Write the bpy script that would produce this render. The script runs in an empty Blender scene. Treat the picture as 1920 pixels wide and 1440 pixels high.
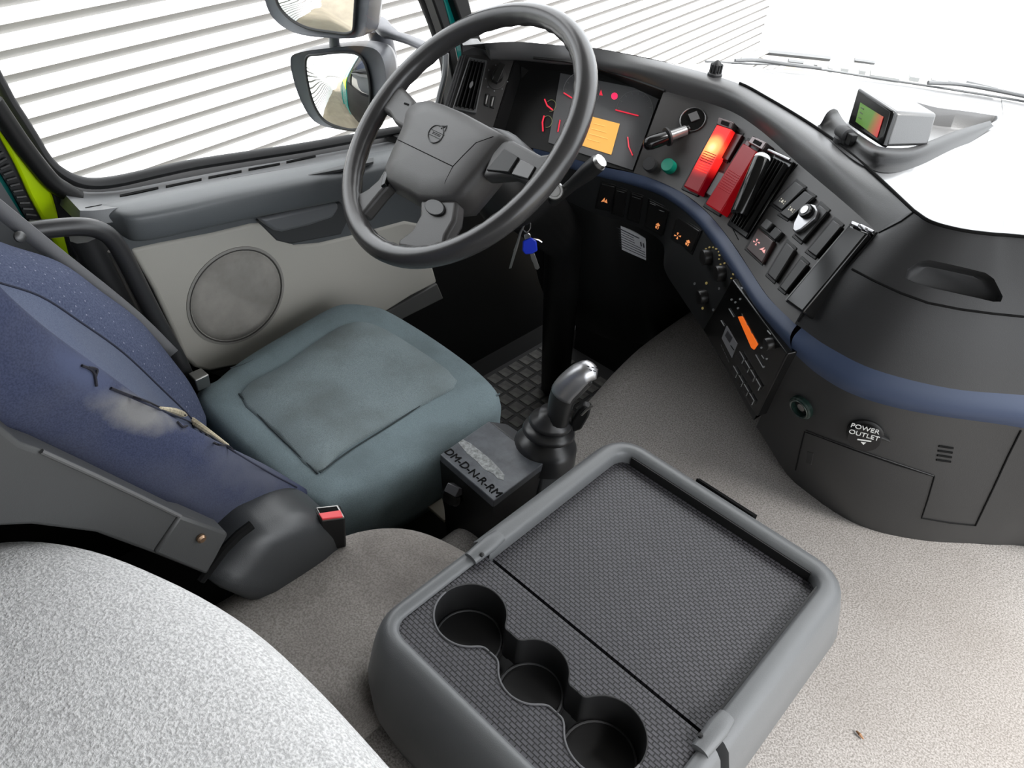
import bpy, bmesh, math, random
from mathutils import Vector as V, Matrix
from mathutils.bvhtree import BVHTree

random.seed(7)
SC = bpy.context.scene
COL = SC.collection
PI = math.pi

# ------------------------------------------------------------------ camera, world, light
YAW, PITCH, ROLL, FPX = [math.radians(40), math.radians(38.5), math.radians(5.5), 1450.0]
EYE = V((0, 0, 1.5))
FW = V((-math.sin(YAW) * math.cos(PITCH), math.cos(YAW) * math.cos(PITCH), -math.sin(PITCH)))
RT0 = V((math.cos(YAW), math.sin(YAW), 0))
UP0 = RT0.cross(FW)
RT = RT0 * math.cos(ROLL) + UP0 * math.sin(ROLL)
UPV = -RT0 * math.sin(ROLL) + UP0 * math.cos(ROLL)
cd = bpy.data.cameras.new('camera')
cam = bpy.data.objects.new('camera', cd)
COL.objects.link(cam)
cd.sensor_fit = 'HORIZONTAL'
cd.sensor_width = 36
cd.lens = FPX / 1920 * 36
cd.clip_start = 0.02
m = Matrix((RT, UPV, -FW)).transposed().to_4x4()
m.translation = EYE
cam.matrix_world = m
SC.camera = cam

SKY = 4.9
w = bpy.data.worlds.new('overcast_sky')
SC.world = w
w.use_nodes = True
wt = w.node_tree
bg = wt.nodes['Background']
tc = wt.nodes.new('ShaderNodeTexCoord')
sx = wt.nodes.new('ShaderNodeSeparateXYZ')
rp = wt.nodes.new('ShaderNodeValToRGB')
rp.color_ramp.elements[0].position = 0.0
rp.color_ramp.elements[0].color = (0.86, 0.90, 0.95, 1)
rp.color_ramp.elements[1].position = 1.0
rp.color_ramp.elements[1].color = (1.0, 1.0, 1.0, 1)
wt.links.new(tc.outputs['Generated'], sx.inputs[0])
wt.links.new(sx.outputs['Z'], rp.inputs[0])
wt.links.new(rp.outputs[0], bg.inputs[0])
bg.inputs[1].default_value = SKY


def portal(name, loc, direction, sx_, sy_):
    l = bpy.data.lights.new(name, 'AREA')
    l.shape = 'RECTANGLE'
    l.size, l.size_y = sx_, sy_
    l.cycles.is_portal = True
    o = bpy.data.objects.new(name, l)
    COL.objects.link(o)
    o.location = loc
    o.rotation_euler = V(direction).to_track_quat('-Z', 'Y').to_euler()
    return o


portal('windscreen_daylight', (-0.2, 1.62, 1.52), (0, -1, -0.25), 1.9, 0.95)
portal('side_window_daylight', (-1.3, 0.72, 1.36), (1, 0, 0), 0.95, 0.95)
portal('open_door_daylight', (0.95, 0.35, 1.2), (-1, 0, 0), 2.0, 1.4)

sun = bpy.data.lights.new('hazy_sun', 'SUN')
sun.energy = 13.0
sun.angle = math.radians(24)
sun.color = (1.0, .985, .965)
suno = bpy.data.objects.new('hazy_sun', sun)
COL.objects.link(suno)
suno.rotation_euler = V((-.73, .04, -1)).to_track_quat('-Z', 'Y').to_euler()

SC.view_settings.view_transform = 'Standard'
SC.view_settings.look = 'None'
SC.view_settings.gamma = 1.0
SC.view_settings.exposure = 0.0
SC.view_settings.use_curve_mapping = False
SC.cycles.max_bounces = 8
SC.cycles.diffuse_bounces = 4
SC.cycles.transparent_max_bounces = 12
SC.cycles.caustics_reflective = False
SC.cycles.caustics_refractive = False


# ------------------------------------------------------------------ sight lines -> points
def ray(u, v):
    return FW + RT * ((u - 960) / FPX) - UPV * ((v - 720) / FPX)


def atz(u, v, z):
    d = ray(u, v)
    return EYE + d * ((z - EYE.z) / d.z)


def atx(u, v, x):
    d = ray(u, v)
    return EYE + d * ((x - EYE.x) / d.x)


def aty(u, v, y):
    d = ray(u, v)
    return EYE + d * ((y - EYE.y) / d.y)


def atp(u, v, p, n):
    d = ray(u, v)
    return EYE + d * ((p - EYE).dot(n) / d.dot(n))


def zs(pts, z):
    if not isinstance(z, (list, tuple)):
        z = [z] * len(pts)
    return [atz(p[0], p[1], q) for p, q in zip(pts, z)]


def xs(pts, x):
    return [atx(u, v, x) for u, v in pts]


def cr(pts, n):
    """Catmull-Rom through pts, n samples per span."""
    out = []
    L = len(pts)
    for i in range(L - 1):
        p0 = pts[i - 1] if i else pts[0] * 2 - pts[1]
        p1, p2 = pts[i], pts[i + 1]
        p3 = pts[i + 2] if i + 2 < L else pts[-1] * 2 - pts[-2]
        for k in range(n):
            t = k / n
            out.append(0.5 * ((2 * p1) + (p2 - p0) * t + (2 * p0 - 5 * p1 + 4 * p2 - p3) * t * t
                              + (3 * p1 - p0 - 3 * p2 + p3) * t ** 3))
    out.append(pts[-1].copy())
    return out


def crc(pts, n):
    L = len(pts)
    out = []
    for i in range(L):
        p0, p1, p2, p3 = pts[i - 1], pts[i], pts[(i + 1) % L], pts[(i + 2) % L]
        for k in range(n):
            t = k / n
            out.append(0.5 * ((2 * p1) + (p2 - p0) * t + (2 * p0 - 5 * p1 + 4 * p2 - p3) * t * t
                              + (3 * p1 - p0 - 3 * p2 + p3) * t ** 3))
    return out


def perp(d):
    d = d.normalized()
    a = V((0, 0, 1)) if abs(d.z) < 0.9 else V((1, 0, 0))
    x = a.cross(d).normalized()
    return x, d.cross(x)


# ------------------------------------------------------------------ materials
def lin(c):
    return tuple((x / 255 / 12.92 if x / 255 <= 0.04045 else ((x / 255 + 0.055) / 1.055) ** 2.4) for x in c)


MATS = {}


def mat(name, rgb, rough=0.5, metal=0.0, spec=0.5, bump=None, emit=None, coat=0.0, mottled=0.0, mscale=8.0, sheen=0.0, rgb2=None):
    """rgb is linear albedo. bump=(scale, strength, distance)."""
    if name in MATS:
        return MATS[name]
    m = bpy.data.materials.new(name)
    m.use_nodes = True
    nt = m.node_tree
    b = nt.nodes['Principled BSDF']
    b.inputs['Base Color'].default_value = (*rgb, 1)
    b.inputs['Roughness'].default_value = rough
    b.inputs['Metallic'].default_value = metal
    b.inputs['Specular IOR Level'].default_value = spec
    if coat:
        b.inputs['Coat Weight'].default_value = coat
        b.inputs['Coat Roughness'].default_value = 0.08
    if sheen:
        b.inputs['Sheen Weight'].default_value = sheen
    if emit:
        b.inputs['Emission Color'].default_value = (*emit[0], 1)
        b.inputs['Emission Strength'].default_value = emit[1]
    tcn = nt.nodes.new('ShaderNodeTexCoord')
    if mottled:
        n = nt.nodes.new('ShaderNodeTexNoise')
        n.inputs['Scale'].default_value = mscale
        n.inputs['Detail'].default_value = 6
        n.inputs['Roughness'].default_value = 0.65
        nt.links.new(tcn.outputs['Object'], n.inputs['Vector'])
        r = nt.nodes.new('ShaderNodeValToRGB')
        r.color_ramp.elements[0].position = 0.3
        r.color_ramp.elements[1].position = 0.72
        c1 = [max(0, x * (1 - mottled)) for x in rgb]
        c2 = list(rgb2) if rgb2 else [min(1, x * (1 + mottled)) for x in rgb]
        r.color_ramp.elements[0].color = (*c1, 1)
        r.color_ramp.elements[1].color = (*c2, 1)
        nt.links.new(n.outputs['Fac'], r.inputs[0])
        nt.links.new(r.outputs[0], b.inputs['Base Color'])
    if bump:
        n2 = nt.nodes.new('ShaderNodeTexNoise')
        n2.inputs['Scale'].default_value = bump[0]
        n2.inputs['Detail'].default_value = 2
        nt.links.new(tcn.outputs['Object'], n2.inputs['Vector'])
        bn = nt.nodes.new('ShaderNodeBump')
        bn.inputs['Strength'].default_value = bump[1]
        bn.inputs['Distance'].default_value = bump[2]
        nt.links.new(n2.outputs['Fac'], bn.inputs['Height'])
        nt.links.new(bn.outputs[0], b.inputs['Normal'])
    MATS[name] = m
    return m


def glass_mat(name, tint=(0.97, 0.98, 0.98), refl=0.06):
    m = bpy.data.materials.new(name)
    m.use_nodes = True
    nt = m.node_tree
    nt.nodes.remove(nt.nodes['Principled BSDF'])
    out = nt.nodes['Material Output']
    t = nt.nodes.new('ShaderNodeBsdfTransparent')
    t.inputs[0].default_value = (*tint, 1)
    g = nt.nodes.new('ShaderNodeBsdfGlossy')
    g.inputs['Roughness'].default_value = 0.02
    mx = nt.nodes.new('ShaderNodeMixShader')
    lw = nt.nodes.new('ShaderNodeLayerWeight')
    lw.inputs['Blend'].default_value = 0.25
    mm = nt.nodes.new('ShaderNodeMath')
    mm.operation = 'MULTIPLY_ADD'
    mm.inputs[1].default_value = 0.5
    mm.inputs[2].default_value = 0.01
    nt.links.new(lw.outputs['Fresnel'], mm.inputs[0])
    nt.links.new(mm.outputs[0], mx.inputs[0])
    nt.links.new(t.outputs[0], mx.inputs[1])
    nt.links.new(g.outputs[0], mx.inputs[2])
    nt.links.new(mx.outputs[0], out.inputs[0])
    return m


def weave_mat(name, dark, light, sx_, sy_):
    """woven rubber mat: brick lattice in metres with raised cells."""
    m = bpy.data.materials.new(name)
    m.use_nodes = True
    nt = m.node_tree
    b = nt.nodes['Principled BSDF']
    b.inputs['Roughness'].default_value = 0.5
    tcn = nt.nodes.new('ShaderNodeTexCoord')
    br = nt.nodes.new('ShaderNodeTexBrick')
    br.inputs['Scale'].default_value = 1.0
    br.inputs['Brick Width'].default_value = sx_
    br.inputs['Row Height'].default_value = sy_
    br.inputs['Mortar Size'].default_value = sy_ * 0.2
    br.inputs['Mortar Smooth'].default_value = 0.6
    br.inputs['Color1'].default_value = (*light, 1)
    br.inputs['Color2'].default_value = (*[x * 0.8 for x in light], 1)
    br.inputs['Mortar'].default_value = (*dark, 1)
    bn = nt.nodes.new('ShaderNodeBump')
    bn.inputs['Strength'].default_value = 0.8
    bn.inputs['Distance'].default_value = 0.0012
    bn.invert = True
    nt.links.new(tcn.outputs['Object'], br.inputs['Vector'])
    nt.links.new(br.outputs['Color'], b.inputs['Base Color'])
    nt.links.new(br.outputs['Fac'], bn.inputs['Height'])
    nt.links.new(bn.outputs[0], b.inputs['Normal'])
    return m


def fabric_mat(name, c1, c2, scale, bump, rough=0.95, fleck=None, soil=None):
    """woven cloth: fine noise in colour and relief, wide soft soiling."""
    m = bpy.data.materials.new(name)
    m.use_nodes = True
    nt = m.node_tree
    b = nt.nodes['Principled BSDF']
    b.inputs['Roughness'].default_value = rough
    b.inputs['Specular IOR Level'].default_value = 0.2
    tcn = nt.nodes.new('ShaderNodeTexCoord')
    n = nt.nodes.new('ShaderNodeTexNoise')
    n.inputs['Scale'].default_value = scale
    n.inputs['Detail'].default_value = 3
    nt.links.new(tcn.outputs['Object'], n.inputs['Vector'])
    r = nt.nodes.new('ShaderNodeValToRGB')
    r.color_ramp.elements[0].position = 0.36
    r.color_ramp.elements[1].position = 0.62
    r.color_ramp.elements[0].color = (*c1, 1)
    r.color_ramp.elements[1].color = (*c2, 1)
    nt.links.new(n.outputs['Fac'], r.inputs[0])
    last = r.outputs[0]
    if fleck:
        vo = nt.nodes.new('ShaderNodeTexVoronoi')
        vo.inputs['Scale'].default_value = fleck[1]
        vo.inputs['Randomness'].default_value = 0.15
        nt.links.new(tcn.outputs['Object'], vo.inputs['Vector'])
        lt = nt.nodes.new('ShaderNodeMath')
        lt.operation = 'LESS_THAN'
        lt.inputs[1].default_value = fleck[2]
        nt.links.new(vo.outputs['Distance'], lt.inputs[0])
        mx = nt.nodes.new('ShaderNodeMixRGB')
        mx.inputs[2].default_value = (*fleck[0], 1)
        nt.links.new(lt.outputs[0], mx.inputs[0])
        nt.links.new(last, mx.inputs[1])
        last = mx.outputs[0]
    if soil:
        n3 = nt.nodes.new('ShaderNodeTexNoise')
        n3.inputs['Scale'].default_value = soil[1]
        n3.inputs['Detail'].default_value = 4
        nt.links.new(tcn.outputs['Object'], n3.inputs['Vector'])
        r3 = nt.nodes.new('ShaderNodeValToRGB')
        r3.color_ramp.elements[0].position = 0.45
        r3.color_ramp.elements[1].position = 0.75
        r3.color_ramp.elements[0].color = (0, 0, 0, 1)
        r3.color_ramp.elements[1].color = (soil[2],) * 3 + (1,)
        nt.links.new(n3.outputs['Fac'], r3.inputs[0])
        mx = nt.nodes.new('ShaderNodeMixRGB')
        mx.inputs[2].default_value = (*soil[0], 1)
        nt.links.new(r3.outputs[0], mx.inputs[0])
        nt.links.new(last, mx.inputs[1])
        last = mx.outputs[0]
    nt.links.new(last, b.inputs['Base Color'])
    bn = nt.nodes.new('ShaderNodeBump')
    bn.inputs['Strength'].default_value = bump[0]
    bn.inputs['Distance'].default_value = bump[1]
    nt.links.new(n.outputs['Fac'], bn.inputs['Height'])
    nt.links.new(bn.outputs[0], b.inputs['Normal'])
    MATS[name] = m
    return m


GRAIN = (900, 0.25, 0.0006)
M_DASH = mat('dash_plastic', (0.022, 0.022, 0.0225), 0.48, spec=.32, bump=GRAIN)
M_TOPLIT = mat('dash_top_daylit', (0.17, 0.17, 0.172), 0.36, spec=.9, coat=.5, bump=GRAIN)  # far paler than the dash plastic: windscreen daylight put into the colour
M_PANEL = mat('instrument_panel_plastic', (0.029, 0.027, 0.026), 0.42, bump=(900, 0.1, 0.0004))
M_LOWER = mat('lower_dash_plastic', (0.014, 0.0145, 0.015), 0.5, bump=GRAIN)
M_BLUE = mat('blue_trim_plastic', (0.034, 0.049, 0.090), 0.5, spec=.3)
M_BLACK = mat('black_plastic', (0.008, 0.008, 0.008), 0.45, spec=.3)
M_GLOSS = mat('gloss_black_plastic', (0.006, 0.006, 0.006), 0.15, spec=.35)
M_RUBBER = mat('black_rubber', (0.014, 0.014, 0.015), 0.6)
M_WHEEL = mat('steering_wheel_vinyl', (0.036, 0.035, 0.035), 0.27, bump=(1200, 0.12, 0.0004))
M_HUB = mat('steering_hub_plastic', (0.040, 0.038, 0.037), 0.48, bump=GRAIN)
M_LINE = mat('groove_black', (0.006, 0.006, 0.006), 0.9, spec=0.1)
M_CHROME = mat('chrome', (0.75, 0.75, 0.76), 0.12, metal=1)
M_STEEL = mat('worn_steel', (0.30, 0.295, 0.285), 0.38, metal=1)
M_SILVER = mat('satin_silver', (0.36, 0.36, 0.37), 0.36, metal=1)
M_DOORDK = mat('door_dark_plastic', (0.085, 0.092, 0.096), 0.45, bump=GRAIN)
M_DOORLT = mat('door_beige_panel', (0.43, 0.415, 0.37), 0.6, bump=GRAIN)
M_SPK = mat('speaker_cloth', (0.29, 0.275, 0.25), 0.85, mottled=.28, mscale=9)
M_CONS = mat('console_grey_plastic', (0.105, 0.109, 0.112), 0.42, bump=GRAIN)
M_CONSDK = mat('console_side_plastic', (0.055, 0.056, 0.058), 0.45, bump=GRAIN)
M_CUP = mat('cup_black_plastic', (0.014, 0.014, 0.0145), 0.42)
M_SEATSH = mat('seat_shell_plastic', (0.042, 0.043, 0.043), 0.5, bump=GRAIN)
M_RECL = mat('recliner_cover_plastic', (0.036, 0.038, 0.040), 0.38, bump=GRAIN)
M_WHITE = mat('paper_white', (0.55, 0.56, 0.58), 0.6)
M_MARK = mat('white_marking', (0.65, 0.65, 0.63), 0.6)
M_TEAL = mat('teal_paint', (0.0, 0.20, 0.18), 0.25, coat=0.5)
M_LIME = mat('lime_paint', (0.55, 0.80, 0.0), 0.3, coat=0.3)
M_ORANGE = mat('orange_legend', (0.9, 0.35, 0.12), 0.5, emit=((1, 0.35, 0.12), 0.55))
M_REDL = mat('red_needle', (0.5, 0.02, 0.04), 0.4, emit=((1.0, 0.03, 0.07), 0.6))
M_PINKL = mat('pink_legend', (0.9, 0.4, 0.38), 0.5, emit=((1, 0.42, 0.40), 0.45))
M_GLASS = glass_mat('window_glass')
M_CARPET = fabric_mat('tunnel_carpet', (0.140, 0.130, 0.121), (0.275, 0.262, 0.250), 420, (0.5, 0.002), soil=((0.12, 0.105, 0.092), 3.0, 0.45))
M_HUMP = fabric_mat('hump_carpet', (0.20, 0.184, 0.168), (0.32, 0.297, 0.275), 420, (0.4, 0.0015), soil=((0.08, 0.07, 0.065), 7.0, 0.6))
M_BUNK = fabric_mat('pale_grey_boucle', (0.47, 0.465, 0.46), (0.74, 0.73, 0.72), 430, (0.6, 0.002))
M_CUSH = fabric_mat('seat_teal_cloth', (0.17, 0.220, 0.24), (0.215, 0.275, 0.295), 700, (0.2, 0.0008), soil=((0.07, 0.085, 0.085), 9, 0.5))
M_INSERT = fabric_mat('seat_insert_cloth', (0.175, 0.215, 0.228), (0.26, 0.315, 0.33), 900, (0.35, 0.001), soil=((0.115, 0.128, 0.122), 8, 0.7))
M_NAVY = fabric_mat('seat_navy_cloth', (0.028, 0.034, 0.066), (0.042, 0.050, 0.090), 600, (0.2, 0.0008), soil=((0.085, 0.088, 0.105), 6, 0.55))
M_NAVYMID = fabric_mat('seat_navy_mid_cloth', (0.070, 0.084, 0.132), (0.098, 0.115, 0.168), 600, (0.2, 0.0008), soil=((0.10, 0.108, 0.135), 6, 0.5))
M_DOTS = fabric_mat('seat_dotted_cloth', (0.050, 0.060, 0.105), (0.080, 0.094, 0.148), 420, (0.4, 0.001), fleck=((0.20, 0.21, 0.27), 120, 0.14))

# ------------------------------------------------------------------ mesh helpers
WO = {}


def root(name, label=None, cat=None, loc=(0, 0, 0), group=None, kind=None):
    o = bpy.data.objects.new(name, None)
    o.empty_display_size = 0.05
    COL.objects.link(o)
    o.location = loc
    WO[o.name] = V(loc)
    tag(o, label, cat, group, kind)
    return o


def tag(o, label=None, cat=None, group=None, kind=None):
    if label:
        o['label'] = label
    if cat:
        o['category'] = cat
    if group:
        o['group'] = group
    if kind:
        o['kind'] = kind
    return o


class MB:
    def __init__(s):
        s.v, s.f = [], []

    def add(s, vs, fs):
        k = len(s.v)
        s.v += [V(x) for x in vs]
        s.f += [tuple(i + k for i in f) for f in fs]
        return s

    def grid(s, rows, cu=False, cv=False):
        R, C = len(rows), len(rows[0])
        fs = []
        for i in range(R if cu else R - 1):
            for j in range(C if cv else C - 1):
                a, b = i * C + j, i * C + (j + 1) % C
                c, d = ((i + 1) % R) * C + (j + 1) % C, ((i + 1) % R) * C + j
                fs.append((a, b, c, d))
        return s.add([p for r in rows for p in r], fs)

    def loft(s, rings, caps=True):
        n = len(rings[0])
        s.grid(rings, cv=True)
        if caps:
            k = len(s.v) - n * len(rings)
            s.f.append(tuple(range(k + n - 1, k - 1, -1)))
            s.f.append(tuple(range(k + n * (len(rings) - 1), k + n * len(rings))))
        return s

    def tube(s, path, r, n=10, caps=True, closed=False, flat=1.0, up=None):
        L = len(path)
        if not isinstance(r, (list, tuple)):
            r = [r] * L
        rings = []
        x = None
        for i in range(L):
            if closed:
                t = path[(i + 1) % L] - path[i - 1]
            else:
                t = path[min(i + 1, L - 1)] - path[max(i - 1, 0)]
            t = t.normalized()
            if x is None:
                x = (up.cross(t).normalized() if up else perp(t)[0])
            else:
                x = (x - t * x.dot(t)).normalized()
            y = t.cross(x)
            rings.append([path[i] + (x * math.cos(2 * PI * k / n) + y * math.sin(2 * PI * k / n) * flat) * r[i] for k in range(n)])
        if closed:
            s.grid(rings, cu=True, cv=True)
        else:
            s.loft(rings, caps)
        return s

    def lathe(s, o, ax, prof, n=24, caps=True):
        """prof: list of (radius, height along ax)"""
        ax = ax.normalized()
        x, y = perp(ax)
        rings = [[o + ax * h + (x * math.cos(2 * PI * k / n) + y * math.sin(2 * PI * k / n)) * r for k in range(n)] for r, h in prof]
        return s.loft(rings, caps)

    def prism(s, top, n, depth, taper=0.0):
        """top polygon, extruded to -n*depth; taper grows the base"""
        c = sum(top, V()) / len(top)
        base = [p - n * depth + (p - c) * taper for p in top]
        k = len(top)
        fs = [tuple(range(k)), tuple(range(2 * k - 1, k - 1, -1))]
        for i in range(k):
            j = (i + 1) % k
            fs.append((j, i, i + k, j + k))
        return s.add(list(top) + base, fs)

    def box(s, c, ex, ey, ez):
        """centre and three half-axis vectors"""
        top = [c + ez + ex * a + ey * b for a, b in ((-1, -1), (1, -1), (1, 1), (-1, 1))]
        return s.prism(top, ez.normalized(), ez.length * 2)

    def build(s, name, m, parent=None, smooth=40, bevel=0.0, sub=0, seg=2, solid=0.0):
        me = bpy.data.meshes.new(name)
        c = V()
        if s.v:
            lo = V([min(p[i] for p in s.v) for i in range(3)])
            hi = V([max(p[i] for p in s.v) for i in range(3)])
            c = (lo + hi) / 2
        me.from_pydata([tuple(p - c) for p in s.v], [], s.f)
        bm = bmesh.new()
        bm.from_mesh(me)
        bmesh.ops.remove_doubles(bm, verts=bm.verts, dist=1e-5)
        bmesh.ops.recalc_face_normals(bm, faces=bm.faces)
        bm.to_mesh(me)
        bm.free()
        if smooth:
            me.shade_smooth()
            me.set_sharp_from_angle(angle=math.radians(smooth))
        me.materials.append(m)
        o = bpy.data.objects.new(name, me)
        COL.objects.link(o)
        WO[o.name] = c
        if parent is not None:
            o.parent = parent
            o.location = c - WO[parent.name]
        else:
            o.location = c
        if solid:
            md = o.modifiers.new('solid', 'SOLIDIFY')
            md.thickness = solid
            md.offset = -1
        if bevel:
            md = o.modifiers.new('bevel', 'BEVEL')
            md.width = bevel
            md.segments = seg
            md.limit_method = 'ANGLE'
            md.angle_limit = math.radians(35)
        if sub:
            md = o.modifiers.new('sub', 'SUBSURF')
            md.levels = md.render_levels = sub
        return o

    def tree(s):
        return BVHTree.FromPolygons([tuple(p) for p in s.v], s.f)


def text(name, body, o, xd, yd, size, m, parent, ext=0.0004):
    cu = bpy.data.curves.new(name, 'FONT')
    cu.body = body
    cu.size = size
    cu.extrude = ext
    cu.align_x = 'CENTER'
    cu.align_y = 'CENTER'
    cu.materials.append(m)
    tmp = bpy.data.objects.new(name, cu)
    COL.objects.link(tmp)
    bpy.context.view_layer.update()
    me = bpy.data.meshes.new_from_object(tmp.evaluated_get(bpy.context.evaluated_depsgraph_get()))
    bpy.data.objects.remove(tmp)
    ob = bpy.data.objects.new(name, me)
    COL.objects.link(ob)
    xd = xd.normalized()
    zd = xd.cross(yd).normalized()
    yd = zd.cross(xd)
    mm = Matrix((xd, yd, zd)).transposed().to_4x4()
    mm.translation = o - WO[parent.name]
    ob.parent = parent
    ob.matrix_basis = mm
    WO[ob.name] = V(o)
    return ob


def hit(u, v, tree):
    d = ray(u, v).normalized()
    loc, n, i, dist = tree.ray_cast(EYE, d)
    if loc is None:
        return None, None
    if n.dot(d) > 0:
        n = -n
    return loc, n


def plane_of(px, tree):
    """mean plane of the surface under some pixels"""
    ps, n = [], V()
    for u, v in px:
        p, q = hit(u, v, tree)
        if p is not None:
            ps.append(p)
            n += q
    n.normalize()
    return sum(ps, V()) / len(ps), n


def plate(name, px, tree, thick, m, parent, bevel=0.0012, lift=0.0, sink=0.003, seg=2, smooth=40, plane=None):
    """a raised piece standing on the surface under the outline px"""
    if plane:
        c, n = plane
    else:
        cu = sum(p[0] for p in px) / len(px)
        cv = sum(p[1] for p in px) / len(px)
        c, n = plane_of([(cu, cv)] + [((p[0] + cu) / 2, (p[1] + cv) / 2) for p in px], tree)
    q = c + n * (thick + lift)
    top = [atp(u, v, q, n) for u, v in px]
    b = MB().prism(top, n, thick + sink)
    o = b.build(name, m, parent, bevel=bevel, seg=seg, smooth=smooth)
    return o, (q, n)


def strip(name, px, tree, width, m, parent, lift=0.0004, z=0.0008, plane=None):
    """thin raised line along pixels on a surface"""
    pts = []
    px = [lerp2(px[i], px[i + 1], k / 6) for i in range(len(px) - 1) for k in range(6)] + [px[-1]]
    for u, v in px:
        if plane:
            pts.append(atp(u, v, plane[0] + plane[1] * lift, plane[1]))
        else:
            p, n = hit(u, v, tree)
            if p is None:
                continue
            pts.append(p + n * lift)
    return MB().tube(pts, width / 2, 6).build(name, m, parent)


def ruled(a, b, rows, bulge=0.0, toward=None):
    """surface rows between two rails of equal length, bulging towards the cab"""
    toward = toward or V((-0.3, 0.3, 1.7))
    L = len(a)
    out = []
    nrm = []
    for j in range(L):
        t = (a[min(j + 1, L - 1)] - a[max(j - 1, 0)])
        s_ = b[j] - a[j]
        n = t.cross(s_)
        n = n.normalized() if n.length > 1e-9 else V((0, -1, 0))
        if n.dot(toward - a[j]) < 0:
            n = -n
        nrm.append(n)
    for i in range(rows + 1):
        t = i / rows
        out.append([a[j].lerp(b[j], t) + nrm[j] * (bulge(j / (L - 1)) if callable(bulge) else bulge) * math.sin(PI * t) for j in range(L)])
    return out


def thick_grid(rows, d, toward=None):
    """closed slab: the surface and a copy of it set back by d along its normals"""
    toward = toward or V((-0.3, 0.3, 1.7))
    R, C = len(rows), len(rows[0])
    back = []
    for i in range(R):
        r = []
        for j in range(C):
            a = rows[min(i + 1, R - 1)][j] - rows[max(i - 1, 0)][j]
            b = rows[i][min(j + 1, C - 1)] - rows[i][max(j - 1, 0)]
            n = a.cross(b)
            n = n.normalized() if n.length > 1e-9 else V((0, -1, 0))
            if n.dot(toward - rows[i][j]) < 0:
                n = -n
            r.append(rows[i][j] + n * (d(j) if callable(d) else d))
        back.append(r)
    mb = MB()
    mb.grid(rows)
    mb.grid(back)
    N = R * C
    loop = [j for j in range(C)] + [i * C + C - 1 for i in range(1, R)] + [(R - 1) * C + j for j in range(C - 2, -1, -1)] + [i * C for i in range(R - 2, 0, -1)]
    for k in range(len(loop)):
        a, b = loop[k], loop[(k + 1) % len(loop)]
        mb.f.append((a, b, b + N, a + N))
    return mb


def carve(o, cutter, bevel=0.0):
    """cut a hollow into a closed part"""
    c = cutter.build('cutter', o.data.materials[0], None, smooth=40, bevel=bevel)
    md = o.modifiers.new('hollow', 'BOOLEAN')
    md.operation = 'DIFFERENCE'
    md.solver = 'EXACT'
    md.object = c
    bpy.context.view_layer.update()
    dg = bpy.context.evaluated_depsgraph_get()
    me = bpy.data.meshes.new_from_object(o.evaluated_get(dg))
    o.modifiers.clear()
    o.data = me
    bpy.data.objects.remove(c)
    me.shade_smooth()
    me.set_sharp_from_angle(angle=math.radians(45))


# ------------------------------------------------------------------ the cab shell and the yard outside
def struct(name, mb, m, **k):
    o = mb.build(name, m, **k)
    o['kind'] = 'structure'
    return o


M_LINING = mat('cab_lining', (0.16, 0.16, 0.155), 0.9)
struct('ceiling', MB().box(V((-0.2, 0.2, 1.97)), V((1.05, 0, 0)), V((0, 1.1, 0)), V((0, 0, 0.02))), M_LINING)
struct('wall_back', MB().box(V((-0.2, -0.92, 1.1)), V((1.05, 0, 0)), V((0, 0.02, 0)), V((0, 0, 0.9))), M_LINING)
rs = root('wall_right', kind='structure', loc=(0.82, 0.2, 1.0))
MB().box(V((0.83, -0.76, 1.1)), V((0.02, 0, 0)), V((0, 0.16, 0)), V((0, 0, 0.88))).build('side_panel', M_LINING, rs)
MB().box(V((0.83, 0.5, 1.9)), V((0.02, 0, 0)), V((0, 0.8, 0)), V((0, 0, 0.08))).build('door_header', M_LINING, rs)
MB().box(V((0.83, 1.32, 1.2)), V((0.03, 0, 0)), V((0, 0.06, 0)), V((0, 0, 0.78))).build('door_pillar', M_LINING, rs)
MB().box(V((0.83, 0.5, 0.4)), V((0.02, 0, 0)), V((0, 0.8, 0)), V((0, 0, 0.2))).build('door_sill', M_LINING, rs)
struct('wall_front', MB().box(V((-0.1, 1.92, 0.45)), V((0.9, 0, 0)), V((0, 0.02, 0)), V((0, 0, 0.40))), M_BLACK)
ls = root('wall_left', kind='structure', loc=(-1.2, 0, 1.0))
# behind the driver's door: lined pillar, then the painted cab side
MB().box(V((-1.22, -0.36, 1.2)), V((0.02, 0, 0)), V((0, 0.56, 0)), V((0, 0, 0.78))).build('rear_panel', M_LINING, ls)
MB().box(V((-1.20, 0.5, 1.87)), V((0.02, 0, 0)), V((0, 0.7, 0)), V((0, 0, 0.09))).build('door_header', M_LINING, ls)
MB().box(V((-1.205, 1.42, 0.52)), V((0.02, 0, 0)), V((0, 0.44, 0)), V((0, 0, 0.38))).build('kick_panel', M_BLACK, ls)
MB().box(V((-1.21, 0.1, 0.45)), V((0.02, 0, 0)), V((0, 0.95, 0)), V((0, 0, 0.3))).build('sill_panel', M_BLACK, ls)
struct('floor', MB().box(V((-0.9, 0.6, 0.17)), V((0.32, 0, 0)), V((0, 1.2, 0)), V((0, 0, 0.03))), mat('floor_black', (.006, .006, .006), .8, spec=.2))

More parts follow.
